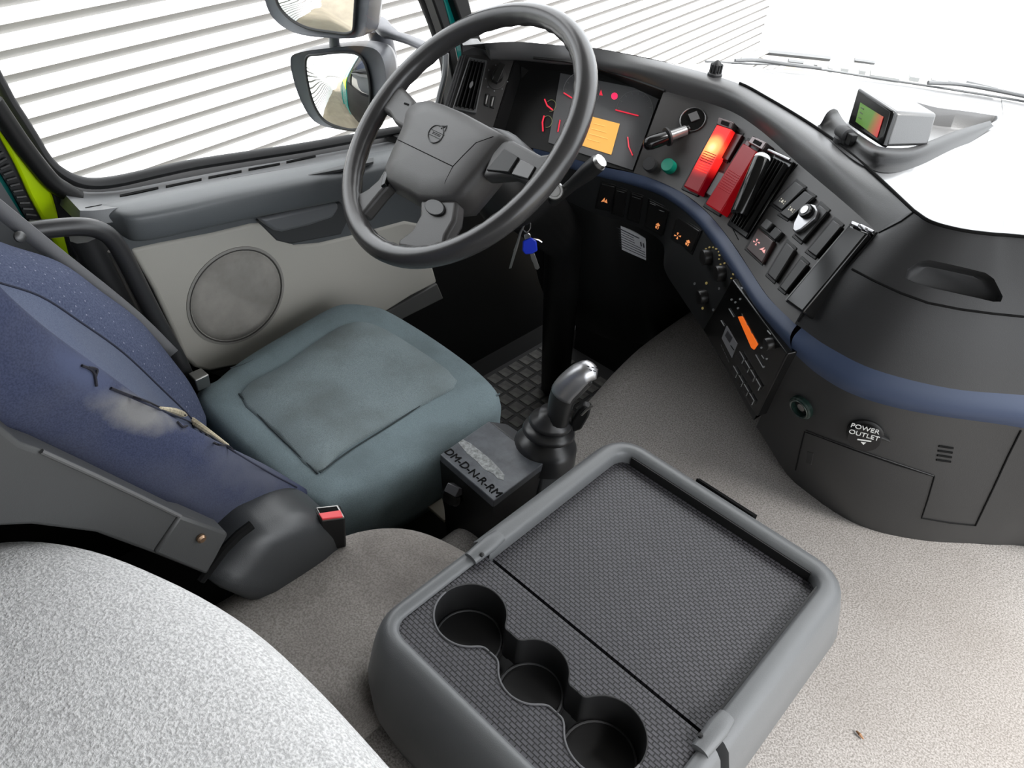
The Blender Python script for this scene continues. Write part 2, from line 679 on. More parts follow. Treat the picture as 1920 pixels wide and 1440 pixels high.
# carpeted engine tunnel: flat top with a rounded fall to the driver's footwell
edge = [V((-.67, 1.75, 0)), V((-.665, 1.3, 0)), V((-.65, 1.12, 0)), V((-.612, .93, 0)), V((-.585, .8, 0)), V((-.565, .62, 0)), V((-.57, .4, 0)), V((-.6, .1, 0)), V((-.6, -.85, 0))]
edge = cr(edge, 4)
rows = []
for e in edge:
    r = [V((0.82, e.y, 0.6)), V((0.3, e.y, 0.6)), V((-0.2, e.y, 0.6))]
    for k in range(7):
        a = k / 6 * PI / 2
        r.append(V((e.x + 0.06 - 0.07 * math.sin(a), e.y, 0.6 - 0.07 * (1 - math.cos(a)))))
    r.append(V((e.x - 0.025, e.y, 0.35)))
    r.append(V((e.x - 0.035, e.y, 0.19)))
    rows.append(r)
struct('engine_tunnel', MB().grid(rows), M_CARPET, smooth=60)

# yard
M_GROUND = mat('yard_concrete', (0.17, 0.147, 0.108), 0.9, mottled=0.2, mscale=1.5)
struct('ground', MB().box(V((-2, 2, -1.25)), V((26, 0, 0)), V((0, 26, 0)), V((0, 0, 0.05))), M_GROUND)
wd = ray(2480, -444)
wd.normalize()
wn = V((wd.y, -wd.x, 0)).normalized()
wup = wn.cross(wd).normalized()
if wup.z < 0:
    wup = -wup
W0 = V((-3.6, 0.7, 0.0))
M_CLAD = mat('white_cladding', (0.75, 0.75, 0.76), 0.55)
M_GROOVESHADE = mat('cladding_groove_shade', (0.17, 0.165, 0.158), 0.8)  # grey albedo paints the shade lying in the grooves of the sheeting
cw = root('wall_outside', kind='structure', loc=W0)
PITCHW = 0.091
for k in range(-22, 17):
    # one trapezoid rib of the sheeting, running the length of the wall, and the channel under it
    z0 = k * PITCHW
    prof = [(0.0, 0.0), (0.010, 0.030), (0.050, 0.032), (0.059, 0.0)]
    ring = lambda t: [W0 + wd * t + wup * (z0 + a) + wn * b for a, b in prof]
    MB().loft([ring(-9.0), ring(9.0)]).build('cladding_rib', M_CLAD, cw, smooth=20)
ch = MB().box(W0 + wup * (-0.2) - wn * 0.01, wd * 9.0, wup * 1.9, wn * 0.01).build('channel_sheet', M_GROOVESHADE, cw)
M_BWALL = mat('far_white_wall', (0.80, 0.80, 0.80), 0.7)
struct('wall_yard_end', MB().box(W0 + wd * 7.6 + V((7.0, 0.6, 0.1)), V((7.5, 0, 0)), V((0, 0.1, 0)), V((0, 0, 1.35))), M_BWALL)

# body of the lorry behind the cab, seen only in the mirrors
tb = root('wall_body', kind='structure', loc=(-1.28, -2, 0.6))
MB().box(V((-0.4, -3.2, 0.9)), V((0.9, 0, 0)), V((0, 2.1, 0)), V((0, 0, 1.3))).build('load_body', M_TEAL, tb)
MB().box(V((-1.255, -0.45, 1.0)), V((0.012, 0, 0)), V((0, 0.65, 0)), V((0, 0, 1.0))).build('cab_side', M_TEAL, tb)
MB().box(V((-1.275, -0.45, 0.75)), V((0.012, 0, 0)), V((0, 0.65, 0)), V((0, 0, 0.12))).build('lime_stripe', M_LIME, tb)
MB().box(V((-1.31, -3.2, 0.75)), V((0.012, 0, 0)), V((0, 2.1, 0)), V((0, 0, 0.12))).build('lime_stripe', M_LIME, tb)

# ------------------------------------------------------------------ dashboard
dash = root('dashboard', 'dark grey wraparound truck dashboard with a blue trim strip, behind the steering wheel', 'dashboard', (-0.5, 1.1, 0.95))
NS = 6
EXS = [V((0.02, 1.16, 1.10)), V((0.30, 1.30, 1.10)), V((0.80, 1.36, 1.10))]
EXF = [V((0.1, 1.84, 1.07)), V((0.5, 1.70, 1.07)), V((0.80, 1.45, 1.07))]
S_drv = zs([(868, 85), (960, 78), (1040, 84), (1112, 90), (1250, 118), (1372, 152), (1440, 186), (1540, 248), (1625, 316), (1712, 397)], 1.10)
S_pas = zs([(1712, 397), (1745, 418), (1800, 433), (1860, 441), (1920, 446)], 1.10) + EXS
B1 = zs([(865, 102), (965, 107), (1050, 117), (1117, 127), (1245, 170), (1357, 203), (1420, 240), (1497, 307), (1580, 377), (1643, 433)], 1.06)
B2 = zs([(818, 275), (915, 268), (1000, 278), (1075, 298), (1188, 324), (1262, 352), (1318, 390), (1373, 455), (1437, 552), (1490, 607)], 0.93)
F_drv = [V((-1.14, 1.12, 1.03)), V((-1.12, 1.26, 1.02)), V((-1.07, 1.34, 1.0)), V((-1.0, 1.40, 1.0)), V((-.88, 1.44, 1.02)), atz(1325, 118, 1.065)] \
    + zs([(1430, 128), (1500, 134), (1600, 146), (1700, 158)], 1.07)
F_pas = zs([(1700, 158), (1760, 167), (1830, 178), (1880, 186), (1920, 192)], 1.07) + EXF
sS, sF = cr(S_drv, NS), cr(F_drv, NS)
sB1, sB2 = cr(B1, NS), cr(B2, NS)
# top pad with a soft edge
rowsT = ruled(sF + cr(F_pas, NS)[1:], sS + cr(S_pas, NS)[1:], 8, 0.012, V((0, 0.3, 3)))
mbT = MB().grid(rowsT)
T_TOP = mbT.tree()
TRAY = [(1700, 178), (1717, 181), (1800, 196), (1873, 209), (1868, 216), (1832, 240), (1790, 260), (1742, 276), (1690, 288), (1650, 284), (1604, 262), (1592, 238), (1622, 200)]
tc_, tn = plane_of([(1600, 260), (1700, 240), (1800, 260), (1650, 300)], T_TOP)
tray2 = [(p.x, p.y) for p in [atp(u, v, tc_, tn) for u, v in TRAY]]


def inside(x, y, poly):
    """signed distance to a polygon in plan, positive inside"""
    ins, dmin = False, 9
    for i in range(len(poly)):
        (x0, y0), (x1, y1) = poly[i - 1], poly[i]
        if (y0 > y) != (y1 > y) and x < (x1 - x0) * (y - y0) / (y1 - y0) + x0:
            ins = not ins
        l2 = (x1 - x0) ** 2 + (y1 - y0) ** 2
        t = max(0, min(1, ((x - x0) * (x1 - x0) + (y - y0) * (y1 - y0)) / l2))
        dmin = min(dmin, math.hypot(x - x0 - t * (x1 - x0), y - y0 - t * (y1 - y0)))
    return dmin if ins else -dmin


fine = ruled(cr(F_drv, 20) + cr(F_pas, 30)[1:], cr(S_drv, 20) + cr(S_pas, 30)[1:], 110, 0.012, V((0, 0.3, 3)))
for r in fine:
    for p in r:
        d = inside(p.x, p.y, tray2)
        if d > -.004:
            k = min(1, max(0, (d + .004) / .010))
            p.z -= .034 * k * k * (3 - 2 * k)
MB().grid(fine).build('top_pad', M_TOPLIT, dash, smooth=50)
# brow: seam to the panel's upper edge
rowsB = ruled(sS, sB1, 10, lambda t: .019 * min(1, (1 - t) * 6))
mbB = MB().grid(rowsB)
T_BROW = mbB.tree()
mbB.build('brow', mat('brow_daylit', (.060, .060, .061), .36, bump=GRAIN), dash, smooth=60)  # paler than the dash plastic, so the colour carries the brow's highlight
# panel face in three stretches; the cluster stretch is recessed
rowsP = ruled(sB1, sB2, 6, 0.0)
T_PANEL = MB().grid(rowsP).tree()
KL, KR = 1 * NS, 4 * NS
MB().grid([r[:KL + 1] for r in rowsP]).build('left_panel', M_PANEL, dash, smooth=60)
mbR = MB().grid([r[KR:] for r in rowsP])
mbR.build('centre_panel', M_PANEL, dash, smooth=60)
# end cheek of the centre stack and passenger upper panel
P_top = [B1[-1], S_pas[0]] + S_pas[1:]
P_bot = zs([(1490, 607), (1503, 615), (1536, 640), (1590, 672), (1680, 706), (1920, 741)], 0.93)
# match counts along the passenger face
P_bot = [P_bot[0], P_bot[1], P_bot[2].lerp(P_bot[3], .3), atz(1640, 693, .93), atz(1780, 728, .93), atz(1920, 741, .93), V((.08, 1.105, .93)), V((.35, 1.24, .93)), V((.80, 1.29, .93))]
sPt, sPb = cr(P_top, NS), cr(P_bot, NS)
rowsQ = ruled(sPt, sPb, 12, 0.012)
mbQ = MB().grid(rowsQ)
T_PASS = mbQ.tree()
PASSP = thick_grid(rowsQ, -.05).build('passenger_panel', M_DASH, dash, smooth=50)
# blue trim belt
def belt(top, bot, tree_only=False):
    return MB().grid(ruled(top, bot, 6, 0.010))
BT = cr(zs([(1000, 278), (1075, 298), (1130, 313), (1180, 323), (1240, 340), (1287, 367), (1327, 400), (1363, 443), (1400, 497), (1440, 557), (1494, 610)], .93), 4)
BB = cr(zs([(1000, 293), (1070, 314), (1128, 331), (1177, 345), (1232, 364), (1272, 388), (1308, 420), (1340, 462), (1375, 515), (1418, 580), (1486, 660)], .903), 4)
belt(BT, BB).build('blue_trim', M_BLUE, dash, smooth=60)
PT = P_bot[1:]
PBp = [atz(1484, 658, .90), atz(1535, 703, .885), atz(1608, 743, .88), atz(1725, 774, .88), atz(1920, 803, .88), V((.10, 1.08, .88)), V((.36, 1.22, .88)), V((.80, 1.27, .88))]
PTb, PBb = cr([PT[0], PT[1], PT[2], PT[3], PT[4], PT[5], PT[6], PT[7]], NS), cr(PBp, NS)
belt(PTb, PBb).build('blue_trim', M_BLUE, dash, smooth=60)
# lower driver panel (switch row, climate, radio)
L3 = cr(zs([(1000, 293), (1070, 314), (1128, 331), (1177, 345), (1232, 364), (1272, 388), (1308, 420), (1340, 462), (1375, 515), (1418, 580), (1484, 658)], .905), NS)
L4 = cr(zs([(985, 350), (1060, 376), (1110, 398), (1155, 412), (1205, 430), (1243, 458), (1246, 505), (1276, 555), (1318, 618), (1360, 690), (1413, 788)],
           [.82, .815, .81, .80, .79, .78, .77, .755, .74, .72, .70]), NS)
rowsL = ruled(L3, L4, 6, 0.0)
mbL = MB().grid(rowsL)
T_LOW = mbL.tree()
mbL.build('lower_panel', M_LOWER, dash, smooth=60)
# knee panel, dark, falling away to the footwell
K4 = []
for p in L4:
    f = max(0, min(1, (p.x + .72) / .22))
    K4.append(V((p.x, p.y + .16 + .30 * f, .42 + .17 * f)))
rowsK = ruled(L4, K4, 5, 0.03)
mbK = MB().grid(rowsK)
T_KNEE = mbK.tree()
mbK.build('knee_panel', M_BLACK, dash, smooth=60)
# passenger lower panel
PLb = [atz(1418, 800, .68), atz(1490, 905, .6), atz(1600, 980, .6), atz(1720, 1012, .6), atz(1850, 1021, .6), V((.13, 1.205, .6)), V((.38, 1.31, .6)), V((.80, 1.34, .6))]
rowsM = ruled(cr(PBp, NS), cr(PLb, NS), 10, lambda t: .02 * min(1, t * 5))
mbM = MB().grid(rowsM)
T_PLOW = mbM.tree()
mbM.build('passenger_lower_panel', mat('passenger_lower_plastic', (0.017, 0.0172, 0.0175), 0.45, bump=GRAIN), dash, smooth=60)
# return of the passenger panel towards the footwell
colm = [r[0] for r in rowsM]
MB().grid([colm, [p + V((-.02, .18, 0)) for p in colm], [p + V((-.02, .40, 0)) for p in colm]]).build('panel_return', M_BLACK, dash)
MB().box(V((-.12, 1.52, .55)), V((.92, 0, 0)), V((0, .02, 0)), V((0, 0, .40))).build('leak_board', M_BLACK, dash)  # unseen boards added behind the dash to stop light leaking in
MB().box(V((-.60, 1.60, .5)), V((.5, 0, 0)), V((0, .02, 0)), V((0, 0, .32))).build('leak_board', M_BLACK, dash)
# blank backing so no light leaks through
MB().grid([[p + V((0, 0.02, -0.004)) for p in sS], [p + V((0, 0.16, -0.05)) for p in sS], [p + V((0, 0.2, -0.3)) for p in sS]]).build('inner_shell', M_BLACK, dash)


# ------------------------------------------------------------------ dashboard fittings
def child(name, parent, loc=None):
    """an empty below a thing that holds sub-parts"""
    o = bpy.data.objects.new(name, None)
    o.empty_display_size = 0.02
    COL.objects.link(o)
    p = V(loc) if loc is not None else WO[parent.name]
    o.parent = parent
    o.location = p - WO[parent.name]
    WO[o.name] = p
    return o


def lerp2(a, b, t):
    return (a[0] + (b[0] - a[0]) * t, a[1] + (b[1] - a[1]) * t)


def quad(q, s, t):
    """point in a pixel quad; s along top edge, t downwards"""
    return lerp2(lerp2(q[0], q[1], s), lerp2(q[3], q[2], s), t)


def ell(c, rx, ry, ang=0, n=20):
    a = math.radians(ang)
    return [(c[0] + rx * math.cos(t) * math.cos(a) - ry * math.sin(t) * math.sin(a),
             c[1] + rx * math.cos(t) * math.sin(a) + ry * math.sin(t) * math.cos(a)) for t in [2 * PI * k / n for k in range(n)]]


def grow(q, k):
    c = (sum(p[0] for p in q) / len(q), sum(p[1] for p in q) / len(q))
    return [(c[0] + (p[0] - c[0]) * k, c[1] + (p[1] - c[1]) * k) for p in q]


def mark(name, px, pl, m, parent, lift=0.0004, thick=0.0005):
    q, n = pl
    top = [atp(u, v, q + n * (lift + thick), n) for u, v in px]
    return MB().prism(top, n, thick + 0.0003).build(name, m, parent, smooth=0)


M_SWITCH = mat('switch_black_plastic', (0.010, 0.0095, 0.0095), 0.36, spec=.35)
M_SWBRN = mat('switch_lit_brown', (0.030, 0.014, 0.013), 0.4)


def rocker(q, parent, tree, thick=0.007, symbols=(), mm=None, frame=1.16):
    """rocker switch with its dark surround; symbols are ((s,t),(w,h),material)"""
    fr, pl0 = plate('switch_surround', grow(q, frame), tree, 0.0015, M_BLACK, parent, bevel=0.001)
    o, pl = plate('rocker_switch', q, tree, thick, mm or M_SWITCH, parent, bevel=0.0016, plane=(pl0[0] - pl0[1] * 0.0015, pl0[1]))
    for (s, t), kind, m2 in symbols:
        c = quad(q, s, t)
        # tiny pictogram: a few strokes around its centre, in the plane of the switch
        ux = ((q[1][0] - q[0][0]), (q[1][1] - q[0][1]))
        L = math.hypot(*ux)
        ux = (ux[0] / L, ux[1] / L)
        vx = (-ux[1], ux[0])
        P = lambda a, b: (c[0] + ux[0] * a + vx[0] * b, c[1] + ux[1] * a + vx[1] * b)
        if kind == 'lamp':
            shapes = [[P(-1, -3), P(1, -3), P(2, 3), P(-2, 3)]] + [[P(x - .6, y), P(x + .6, y), P(x + .6, y + 3), P(x - .6, y + 3)] for x, y in ((-4.5, -4), (4.5, -4), (-4.5, 1), (4.5, 1))]
        elif kind == 'fan':
            shapes = [[P(-1, -1), P(-4, -5), P(-1, -6)], [P(1, -1), P(5, -4), P(6, -1)], [P(1, 1), P(4, 5), P(1, 6)], [P(-1, 1), P(-5, 4), P(-6, 1)]]
        elif kind == 'peak':
            shapes = [[P(-6, 4), P(-1, -5), P(0, 2)], [P(0, 3), P(3, -3), P(6, 4)]]
        else:
            shapes = [[P(-4, -1), P(-1, -5), P(4, -2), P(2, 1)], [P(-3, 2), P(0, 1), P(1, 6), P(-2, 5)], [P(2, 2), P(4, 2), P(4, 6), P(3, 6)]]
        mb = MB()
        for sh in shapes:
            mb.prism([atp(a, b, pl[0] + pl[1] * 0.0007, pl[1]) for a, b in sh], pl[1], 0.0009)
        sy = mb.build('pictogram', m2, o, smooth=0)
    return o, pl


# instrument cluster in its recess under the brow
cq = [(1015, 132), (1240, 175), (1186, 322), (985, 268)]
cc, cn = plane_of([(1080, 160), (1200, 190), (1150, 280), (1040, 250)], T_PANEL)
DEP = 0.03
opening = [p for p in sB1[KL:KR + 1]] + [p for p in reversed(sB2[KL:KR + 1])]
backp = [p - cn * (DEP + (p - cc).dot(cn)) for p in opening]
clu = child('instrument_cluster', dash, cc)
MB().grid([opening + [opening[0]], backp + [backp[0]]]).build('recess_wall', M_BLACK, clu, smooth=30)
MB().prism(backp, cn, 0.004).build('back_plate', M_BLACK, clu, smooth=0)
cb = (cc - cn * (DEP - 0.001), cn)
mark('dial_plate', [(1051, 137), (1239, 174), (1186, 319), (1028, 267)], cb, mat('dial_grey', (0.085, 0.085, 0.088), 0.5), clu, thick=0.001)
cb2 = (cb[0] + cn * 0.0012, cn)
M_DIALTICK = mat('dial_tick', (0.16, 0.16, 0.165), 0.6)


def arc(c, rx, ry, a0, a1, ang, n=14):
    al = math.radians(ang)
    out = []
    for k in range(n + 1):
        t = math.radians(a0 + (a1 - a0) * k / n)
        x, y = rx * math.cos(t), ry * math.sin(t)
        out.append((c[0] + x * math.cos(al) - y * math.sin(al), c[1] + x * math.sin(al) + y * math.cos(al)))
    return out


for c, rx, ry in (((1190, 207), 34, 37), ((1090, 172), 34, 37)):
    MB().tube([atp(u, v, cb2[0] + cn * .0005, cn) for u, v in arc(c, rx, ry, -190, 10, 15)], 0.0007, 6).build('dial_ring', M_DIALTICK, clu)
    tk = MB()
    for k in range(9):
        a = arc(c, rx * .94, ry * .94, -185 + k * 23, -185 + k * 23, 15, 1)[0]
        b = arc(c, rx * .82, ry * .82, -185 + k * 23, -185 + k * 23, 15, 1)[0]
        tk.tube([atp(*a, cb2[0] + cn * .0005, cn), atp(*b, cb2[0] + cn * .0005, cn)], 0.0005, 4)
    tag(tk.build('tick_marks', M_DIALTICK, clu), kind='stuff')
for px in ([(1154, 206), (1197, 217)], [(1057, 174), (1073, 184)], [(1177, 257), (1179, 275), (1186, 291)], [(1050, 225), (1046, 247)],
           [(1021, 186), (1026, 198), (1036, 206)], [(1020, 217), (1017, 229), (1018, 246)]):
    MB().tube([atp(u, v, cb2[0] + cn * .002, cn) for u, v in px], 0.0012 if px[0][0] > 1030 else 0.0015, 6).build('needle', M_REDL, clu)
for c in ((1033, 198), (1026, 228)):
    MB().tube([atp(u, v, cb2[0] + cn * .0005, cn) for u, v in arc(c, 9, 11, -150, 90, 15)], 0.0006, 6).build('dial_ring', mat('dial_tick_green', (0.20, 0.22, 0.10), 0.6), clu)
mark('warning_lamp', ell((1152, 180), 6, 6.5, 20), cb2, mat('red_lamp', (0.9, .02, .1), .4, emit=((1, .03, .12), 0.8)), clu)
mark('warning_lamp', [(1127, 168), (1130, 179), (1123, 178)], cb2, M_REDL, clu)
mark('display', [(1108, 218), (1162, 232), (1146, 290), (1089, 272)], cb2, mat('amber_display', (0.6, 0.35, 0.08), 0.4, emit=((1.0, 0.42, 0.09), 0.42)), clu, lift=0.001)
M_AMB2 = mat('amber_display_text', (0.7, 0.42, 0.1), .5, emit=((1, .55, .2), .45))
for r_ in range(4):
    q = [(1108, 218), (1162, 232), (1146, 290), (1089, 272)]
    a, b = quad(q, .14, .2 + r_ * .18), quad(q, .55 + .1 * (r_ % 3), .2 + r_ * .18)
    MB().tube([atp(*a, cb2[0] + cn * .002, cn), atp(*b, cb2[0] + cn * .002, cn)], .0009, 4).build('display_text', M_AMB2, clu)
# hood lip above the cluster
strip('hood_lip', [(1000, 108), (1060, 114), (1117, 126), (1180, 146), (1247, 170)], T_BROW, 0.006, M_BLACK, dash)
strip('panel_seam', [(968, 108), (950, 165), (932, 222)], T_PANEL, 0.002, M_LINE, dash)

# left air vent, light switch and thumb wheels
vq = [(880, 106), (914, 112), (893, 212), (848, 204)]
vf, vpl = plate('air_vent', vq, T_PANEL, 0.006, mat('vent_frame_plastic', (0.07, 0.07, 0.07), .4), dash, bevel=0.002)
mark('vent_well', grow(vq, 0.86), vpl, M_LINE, vf, thick=0.0004)
for k in range(5):
    s_ = 0.14 + 0.18 * k
    a, b = quad(vq, s_, 0.06), quad(vq, s_, 0.94)
    n = vpl[1]
    pa, pb = atp(*a, vpl[0] + n * .004, n), atp(*b, vpl[0] + n * .004, n)
    side = (pb - pa).cross(n).normalized()
    MB().box((pa + pb) / 2, (pb - pa) / 2, side * .0008, n * .0035).build('slat', M_BLACK, vf)
mark('vent_tab', ell(quad(vq, .5, .5), 3, 7, 20, 10), (vpl[0] + vpl[1] * .008, vpl[1]), mat('tab_grey', (.12, .12, .12), .4), vf, thick=.002)
tr = MB()
for k in range(3):
    a, b = (873 - k * 5, 104 + k), (842 - k * 5, 205 + k)
    tr.tube([atp(*lerp2(a, b, t / 6), vpl[0] - vpl[1] * .004, vpl[1]) for t in range(0, 7)], 0.0022, 6)
tag(tr.build('edge_ridges', M_DASH, dash), kind='stuff')


def knob(name, c, r, tree, h, m, parent, prof=None, n=24, m_cap=None, sink=0.002):
    """turned knob: centre px, radius in metres"""
    p, nn = hit(*c, tree)
    prof = prof or [(r, -sink), (r, h * .8), (r * .9, h), (r * .3, h * 1.02)]
    o = MB().lathe(p, nn, prof, n).build(name, m, parent)
    return o, p, nn


plate('light_switch_plate', ell((932, 146), 18, 22, 20), T_PANEL, 0.0015, M_PANEL, dash)
ko, kp, kn = knob('light_switch_knob', (932, 146), 0.011, T_PANEL, 0.016, M_SWITCH, dash)
MB().box(kp + kn * .02, (atp(940, 128, kp, kn) - kp) * .9, kn * .006, ((atp(940, 128, kp, kn) - kp).cross(kn)) * .28).build('knob_grip', M_GLOSS, ko, bevel=.0008)
for a in range(7):
    e = ell((932, 146), 21, 25, 20, 9)[a]
    mark('knob_legend', ell(e, 1.3, 1.6, 0, 6), (kp + kn * .0008, kn), M_DIALTICK, dash)
for c in ((914, 187), (925, 191)):
    plate('thumb_wheel', [(c[0] - 3, c[1] - 12), (c[0] + 5, c[1] - 11), (c[0] + 2, c[1] + 12), (c[0] - 6, c[1] + 10)], T_PANEL, .003, M_SWITCH, dash)
    plate('thumb_wheel_rim', [(c[0] - 1, c[1] - 10), (c[0] + 2, c[1] - 10), (c[0] - 2, c[1] + 8), (c[0] - 5, c[1] + 8)], T_PANEL, .005, M_STEEL, dash)

# oval socket, lever, and two push knobs at the left of the centre stack
so, spl = plate('round_socket', ell((1299, 224), 26, 22, -30), T_PANEL, 0.002, M_GLOSS, dash)
MB().tube([atp(*p, spl[0] + spl[1] * .0008, spl[1]) for p in ell((1299, 224), 25, 21, -30)], .0012, 6, closed=True).build('socket_ring', mat('dull_ring', (.2, .2, .2), .3, metal=1), so)
mark('socket_cap', [(1290, 214), (1306, 208), (1312, 222), (1296, 228)], spl, mat('socket_grey', (.10, .10, .10), .3), so, thick=.003)
bp, bn_ = hit(1287, 244, T_PANEL)
# lever leans out of the panel towards the driver
best = None
d_ = ray(1208, 272)
for k in range(200):
    q_ = EYE + d_ * (1.0 + k * .004)
    L_ = (q_ - bp).length
    if best is None or abs(L_ - 0.085) < best[0]:
        best = (abs(L_ - 0.085), q_)
tip = best[1]
ax = (tip - bp)
LL = ax.length
lev = MB().lathe(bp, ax, [(.0085, -.004), (.0085, .018), (.0075, .02), (.0075, LL * .48), (.012, LL * .5), (.0125, LL * .62), (.0125, LL * .85), (.0105, LL * .95), (.006, LL), (.001, LL * 1.01)], 20).build('brake_lever', M_GLOSS, dash)
lb = MB().lathe(bp, ax, [(.0092, .002), (.0092, LL * .42)], 20, caps=False).build('lever_sleeve', mat('sleeve_grey', (.25, .25, .25), .25, metal=.6), lev)
lc = MB().lathe(bp, ax, [(.009, LL * .42), (.0165, LL * .43), (.0165, LL * .47), (.009, LL * .48)], 20).build('lever_collar', M_RUBBER, lev)
knob('push_knob', (1221, 311), .0125, T_PANEL, .016, M_RUBBER, dash)
go, gp, gn = knob('push_knob', (1257, 314), .0125, T_PANEL, .017, mat('green_button', (0.0, 0.20, 0.13), .4), dash)
go['label'] = 'green push knob'
# two red flip covers, one lit and one faintly emissive, with steel clips at their tops
M_REDCOVER = mat('red_cover', (0.12, 0.003, 0.006), 0.25, spec=.2, emit=((1, 0.01, 0.02), 0.14))  # weak emission stands in for the glow on the second cover


def lit_red(off):
    m = bpy.data.materials.new('lit_red_cover')
    m.use_nodes = True
    nt = m.node_tree
    b = nt.nodes['Principled BSDF']
    b.inputs['Base Color'].default_value = (.12, .003, .004, 1)
    b.inputs['Specular IOR Level'].default_value = .2
    b.inputs['Roughness'].default_value = .3
    t = nt.nodes.new('ShaderNodeTexCoord')
    v = nt.nodes.new('ShaderNodeVectorMath')
    v.operation = 'LENGTH'
    r = nt.nodes.new('ShaderNodeValToRGB')
    r.color_ramp.interpolation = 'EASE'
    r.color_ramp.elements[0].position = 0.0
    r.color_ramp.elements[0].color = (1.0, .5, .22, 1)
    r.color_ramp.elements[1].position = .058
    r.color_ramp.elements[1].color = (.03, .0, .001, 1)
    e = r.color_ramp.elements.new(.026)
    e.color = (.55, .012, .010, 1)
    e = r.color_ramp.elements.new(.012)
    e.color = (1.0, .26, .07, 1)
    sb = nt.nodes.new('ShaderNodeVectorMath')
    sb.operation = 'SUBTRACT'
    sb.inputs[1].default_value = off
    nt.links.new(t.outputs['Object'], sb.inputs[0])
    nt.links.new(sb.outputs[0], v.inputs[0])
    nt.links.new(v.outputs['Value'], r.inputs[0])
    nt.links.new(r.outputs[0], b.inputs['Emission Color'])
    b.inputs['Emission Strength'].default_value = 2.6
    return m


R1 = [(1344, 233), (1373, 243), (1309, 362), (1281, 349)]
R2 = [(1393, 268), (1419, 284), (1350, 399), (1322, 382)]
for q, mm, clip, lab in ((R1, None, [(1347, 219), (1376, 229), (1371, 243), (1343, 233)], 'red flip cover glowing from its lamp'),
                         (R2, M_REDCOVER, [(1411, 254), (1437, 267), (1428, 281), (1402, 267)], 'dark red flip cover with a faint glow')):
    b0, pl0 = plate('cover_base', grow(q, 1.1), T_PANEL, .004, M_BLACK, dash)
    o, pl = plate('flip_cover', q, T_PANEL, .020, mm or M_REDCOVER, dash, bevel=.002)
    if mm is None:
        mm = lit_red(atp(1335, 276, pl[0], pl[1]) - WO[o.name])
        o.data.materials[0] = mm
    o['label'] = lab
    for k in range(9):
        a, b = quad(q, .12, .42 + k * .035), quad(q, .88, .42 + k * .035)
        n = pl[1]
        MB().tube([atp(*a, pl[0] + n * .0003, n), atp(*b, pl[0] + n * .0003, n)], .0007, 5).build('rib', mm if k > 4 else M_REDCOVER, o)
    c_, cpl = plate('clip', clip, T_PANEL, .021, mat('smoked_clip', (.10, .08, .08), .15, metal=.6), dash, bevel=.0015)
    mark('clip_slot', grow(clip, .5), cpl, M_LINE, c_)
# rocker switches beside the covers
M_SPILLSW = mat('switch_red_spill', (0.06, 0.010, 0.012), 0.35)  # black rockers coloured red, the lit cover's spill put into the albedo
rocker([(1377, 248), (1392, 253), (1364, 302), (1350, 294)], dash, T_PANEL, mm=M_SPILLSW)
rocker([(1347, 321), (1362, 327), (1338, 372), (1323, 362)], dash, T_PANEL, mm=mat('switch_grey', (.05, .05, .05), .4))
rocker([(1400, 262), (1409, 266), (1378, 318), (1369, 313)], dash, T_PANEL, mm=M_SPILLSW)
M_SLAT = mat('slat_matt_black', (.008, .008, .008), .7, spec=.15)
# the two rotating air vents of the centre stack
for q, bq, lab in (([(1440, 281), (1488, 303), (1398, 447), (1362, 421)], [(1417, 291), (1440, 303), (1397, 408), (1371, 396)], None),
                   ([(1596, 414), (1640, 436), (1512, 592), (1471, 564)], None, None)):
    f, pl = plate('air_vent', q, T_PANEL, .006, M_GLOSS, dash, bevel=.002)
    n = pl[1]
    for k in range(6):
        s_ = .16 + .13 * k
        pa, pb = atp(*quad(q, s_, .06), pl[0] + n * .006, n), atp(*quad(q, s_, .94), pl[0] + n * .006, n)
        side = (pb - pa).cross(n).normalized()
        MB().box((pa + pb) / 2, (pb - pa) / 2, side * .0009, n * .004).build('slat', M_SLAT, f)
    for e in (0.02, .3) if bq else (0.4,):
        a, b = quad(q, e, .0), quad(q, e + .55, .0)
        MB().tube([atp(*a, pl[0] + n * .009, n), atp(*lerp2(a, b, .5), pl[0] + n * .0115, n), atp(*b, pl[0] + n * .009, n)], .0022, 8).build('vent_end', M_SILVER, f)
# swivelling barrel of the first vent, its end catching the light
n = hit(1400, 340, T_PANEL)[1]
pT, pB = atp(1429, 297, hit(1429, 297, T_PANEL)[0] + n * .036, n), atp(1385, 402, hit(1385, 402, T_PANEL)[0] + n * .030, n)
bar = MB().lathe(pB, pT - pB, [(.001, -.0005), (.013, 0), (.014, .003), (.014, (pT - pB).length - .004), (.012, (pT - pB).length)], 20).build('vent_barrel', M_GLOSS, dash)
MB().lathe(pT, (pT - pB).normalized() * .7 + (EYE - pT).normalized() * .8, [(.0125, -.003), (.0125, .0008), (.001, .001)], 20).build('barrel_end', mat('polished_end', (.62, .62, .62), .3), bar)
MB().box((pT * .8 + pB * .2) + n * .0105 + (EYE - pT).normalized() * .002, n * .001, (pT - pB).normalized() * .006, n.cross(pT - pB).normalized() * .004).build('vent_sticker', mat('olive_sticker', (.14, .13, .03), .5), bar)
